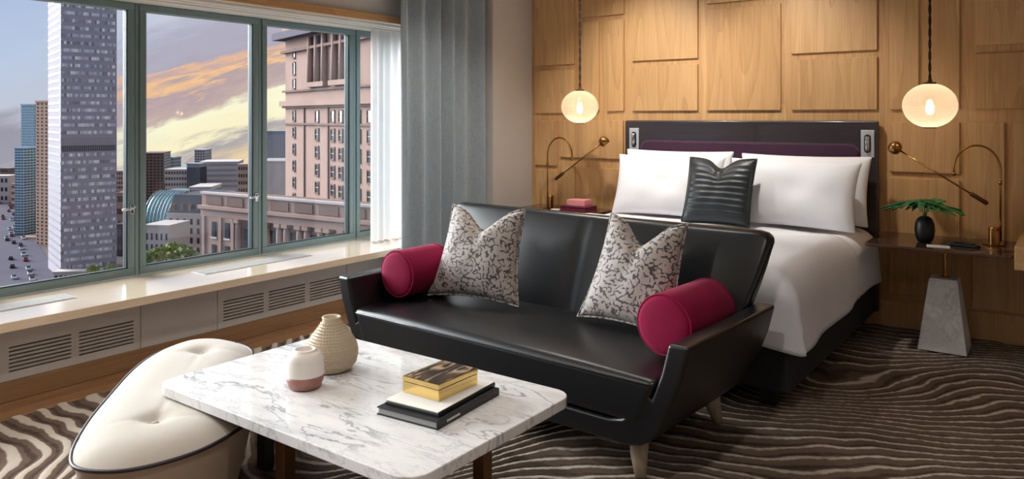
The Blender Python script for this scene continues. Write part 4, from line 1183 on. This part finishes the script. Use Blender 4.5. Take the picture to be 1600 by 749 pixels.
# --- limestone tower
C1 = W(446, 176); e_dir = Vector((.957, -.288)).normalized()
E1 = Vector((e_dir.x, e_dir.y, 0)); N = Vector((-E1.y, E1.x, 0)); N = N if N.y > 0 else -N
st = thing('limestone_tower', 'rose limestone classical tower with stacked windows and overhanging cornice', 'building', (C1.x, C1.y, GZ))
LT = 46.0; Z0 = -GZ
def sz(py): return zat(py, 172)-GZ
MB().obox((0,0,0), E1*LT, N*40, (0,0,sz(48))).build('walls', M['stone'], st)
def belt(name, py0, py1, out, mt='stone', x0=-.7): return MB().obox(E1*x0-N*out+Vector((0,0,sz(py1))), E1*(LT-x0), N*(out+2), (0,0,sz(py0)-sz(py1))).build(name, M[mt], st)
belt('cornice', 50, 61, 2.4, 'cornice', -2.4); belt('attic', 34, 50, .6); belt('upper_belt', 78, 82, .9, 'stone_d', -.9)
belt('string_course', 141, 144, .6, 'stone_d'); belt('belt_course', 158, 166, 1.1, 'stone', -1.1); belt('belt_lower_moulding', 166, 169, .6, 'stone_d')  # moulding under the belt course is in the darker stone
belt('string_course', 192, 195, .4, 'stone_d')
def win(x, py0, py1, w_=1.15, sill=True):
    z0, z1 = sz(py1), sz(py0)
    f_ = MB()
    f_.obox(E1*(x-.22)-N*.28+Vector((0,0,z0-.3)), E1*(w_+.44), N*.28, (0,0,.3)); f_.obox(E1*(x-.22)-N*.2+Vector((0,0,z1)), E1*(w_+.44), N*.2, (0,0,.28))
    f_.obox(E1*(x-.22)-N*.2+Vector((0,0,z0)), E1*.22, N*.2, (0,0,z1-z0)); f_.obox(E1*(x+w_)-N*.2+Vector((0,0,z0)), E1*.22, N*.2, (0,0,z1-z0))
    wo_ = f_.build('window', M['stone_d'], st)
    MB().obox(E1*x-N*.05+Vector((0,0,z0)), E1*w_, N*.05, (0,0,z1-z0)).build('pane', M['dwin'], wo_)
    MB().obox(E1*x-N*.09+Vector((0,0,(z0+z1)/2-.07)), E1*w_, N*.05, (0,0,.14)).build('glazing_bar', M['stone_l'], wo_)
rowsL = [(78,90),(99,116),(125,138),(174,188),(200,214),(226,240),(252,266),(278,292),(303,316)]
for (a_, b2_) in rowsL: win(4.9, a_, b2_)
for xx in (17.6, 25.6, 29.4, 37.4, 42):
    for (a_, b2_) in rowsL[3:]: win(xx, a_+1, b2_+2, 1.6)
# tall bays with giant columns; flat darker panels paint the recess shade
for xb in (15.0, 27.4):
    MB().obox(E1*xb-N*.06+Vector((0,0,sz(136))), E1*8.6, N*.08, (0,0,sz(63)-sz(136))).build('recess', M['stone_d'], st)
    MB().obox(E1*(xb-.6)-N*1.3+Vector((0,0,sz(139))), E1*9.8, N*1.3, (0,0,1.0)).build('balcony', M['stone'], st)
    for k in range(2):
        for (a_, b2_) in ((68,82),(92,106),(116,130)): win(xb+1.9+k*3.9, a_, b2_, 1.2)
    for k in range(3):
        cl = MB().lathe([(.66,sz(136)),(.62,sz(100)),(.54,sz(64))], 14).build('column', M['stone'], st, smooth=True); cl.location = E1*(xb+.6+k*3.7)-N*.5
for xx in (11.2, 23.9, 36.3): MB().obox(E1*xx-N*.25+Vector((0,0,0)), E1*.5, N*.25, (0,0,sz(169))).build('pilaster', M['stone_d'], st)

# --- traffic on the avenue
cc = ['tcar1','tcar2','tcar3']
M['tcar1'] = mat('white_car_paint', (200,200,206), .3); M['tcar2'] = mat('black_car_paint', (36,36,42), .3); M['tcar3'] = mat('red_car_paint', (130,40,40), .3)
protos = []
rc_ = random.Random(4); da_ = (G2(8, 298)-G2(60, 440)).normalized(); ang = math.atan2(da_.y, da_.x)
nms = {'tcar1':'white','tcar2':'black','tcar3':'dark red'}
cpos = []
for k in range(90):
    py_ = 296+150*(rc_.random()**.8); f = (py_-296)/150
    px_ = 2+f*66+rc_.choice([-1,-.55,-.1,.35])*(6+26*f)-f*12
    p = G2(px_, py_); mt = rc_.choice(cc)
    if any((p-c_).length < 6.2 for c_ in cpos) or py_ < 304: continue
    cpos.append(p)
    o = thing('car', 'tiny %s car in the avenue traffic far below' % nms[mt], 'car', (p.x, p.y, GZ+.16), ang, 'cars on the avenue')
    if mt not in [a_ for a_, _ in protos]:
        bm_ = MB().box(-2.2, 2.2, -.9, .9, .25, .95).mesh('car_body'); bm_.materials.append(M[mt])
        cm_ = MB().add([(-1.3,-.8,.95),(1.1,-.8,.95),(1.1,.8,.95),(-1.3,.8,.95),(-.9,-.7,1.5),(.6,-.7,1.5),(.6,.7,1.5),(-.9,.7,1.5)], [(4,5,6,7),(0,1,5,4),(1,2,6,5),(2,3,7,6),(3,0,4,7)]).mesh('car_cabin'); cm_.materials.append(M['dwin'])
        protos.append((mt, (bm_, cm_)))
    bm_, cm_ = dict(protos)[mt]
    MB().build('car_body', None, o, mesh=bm_); MB().build('cabin', None, o, mesh=cm_)
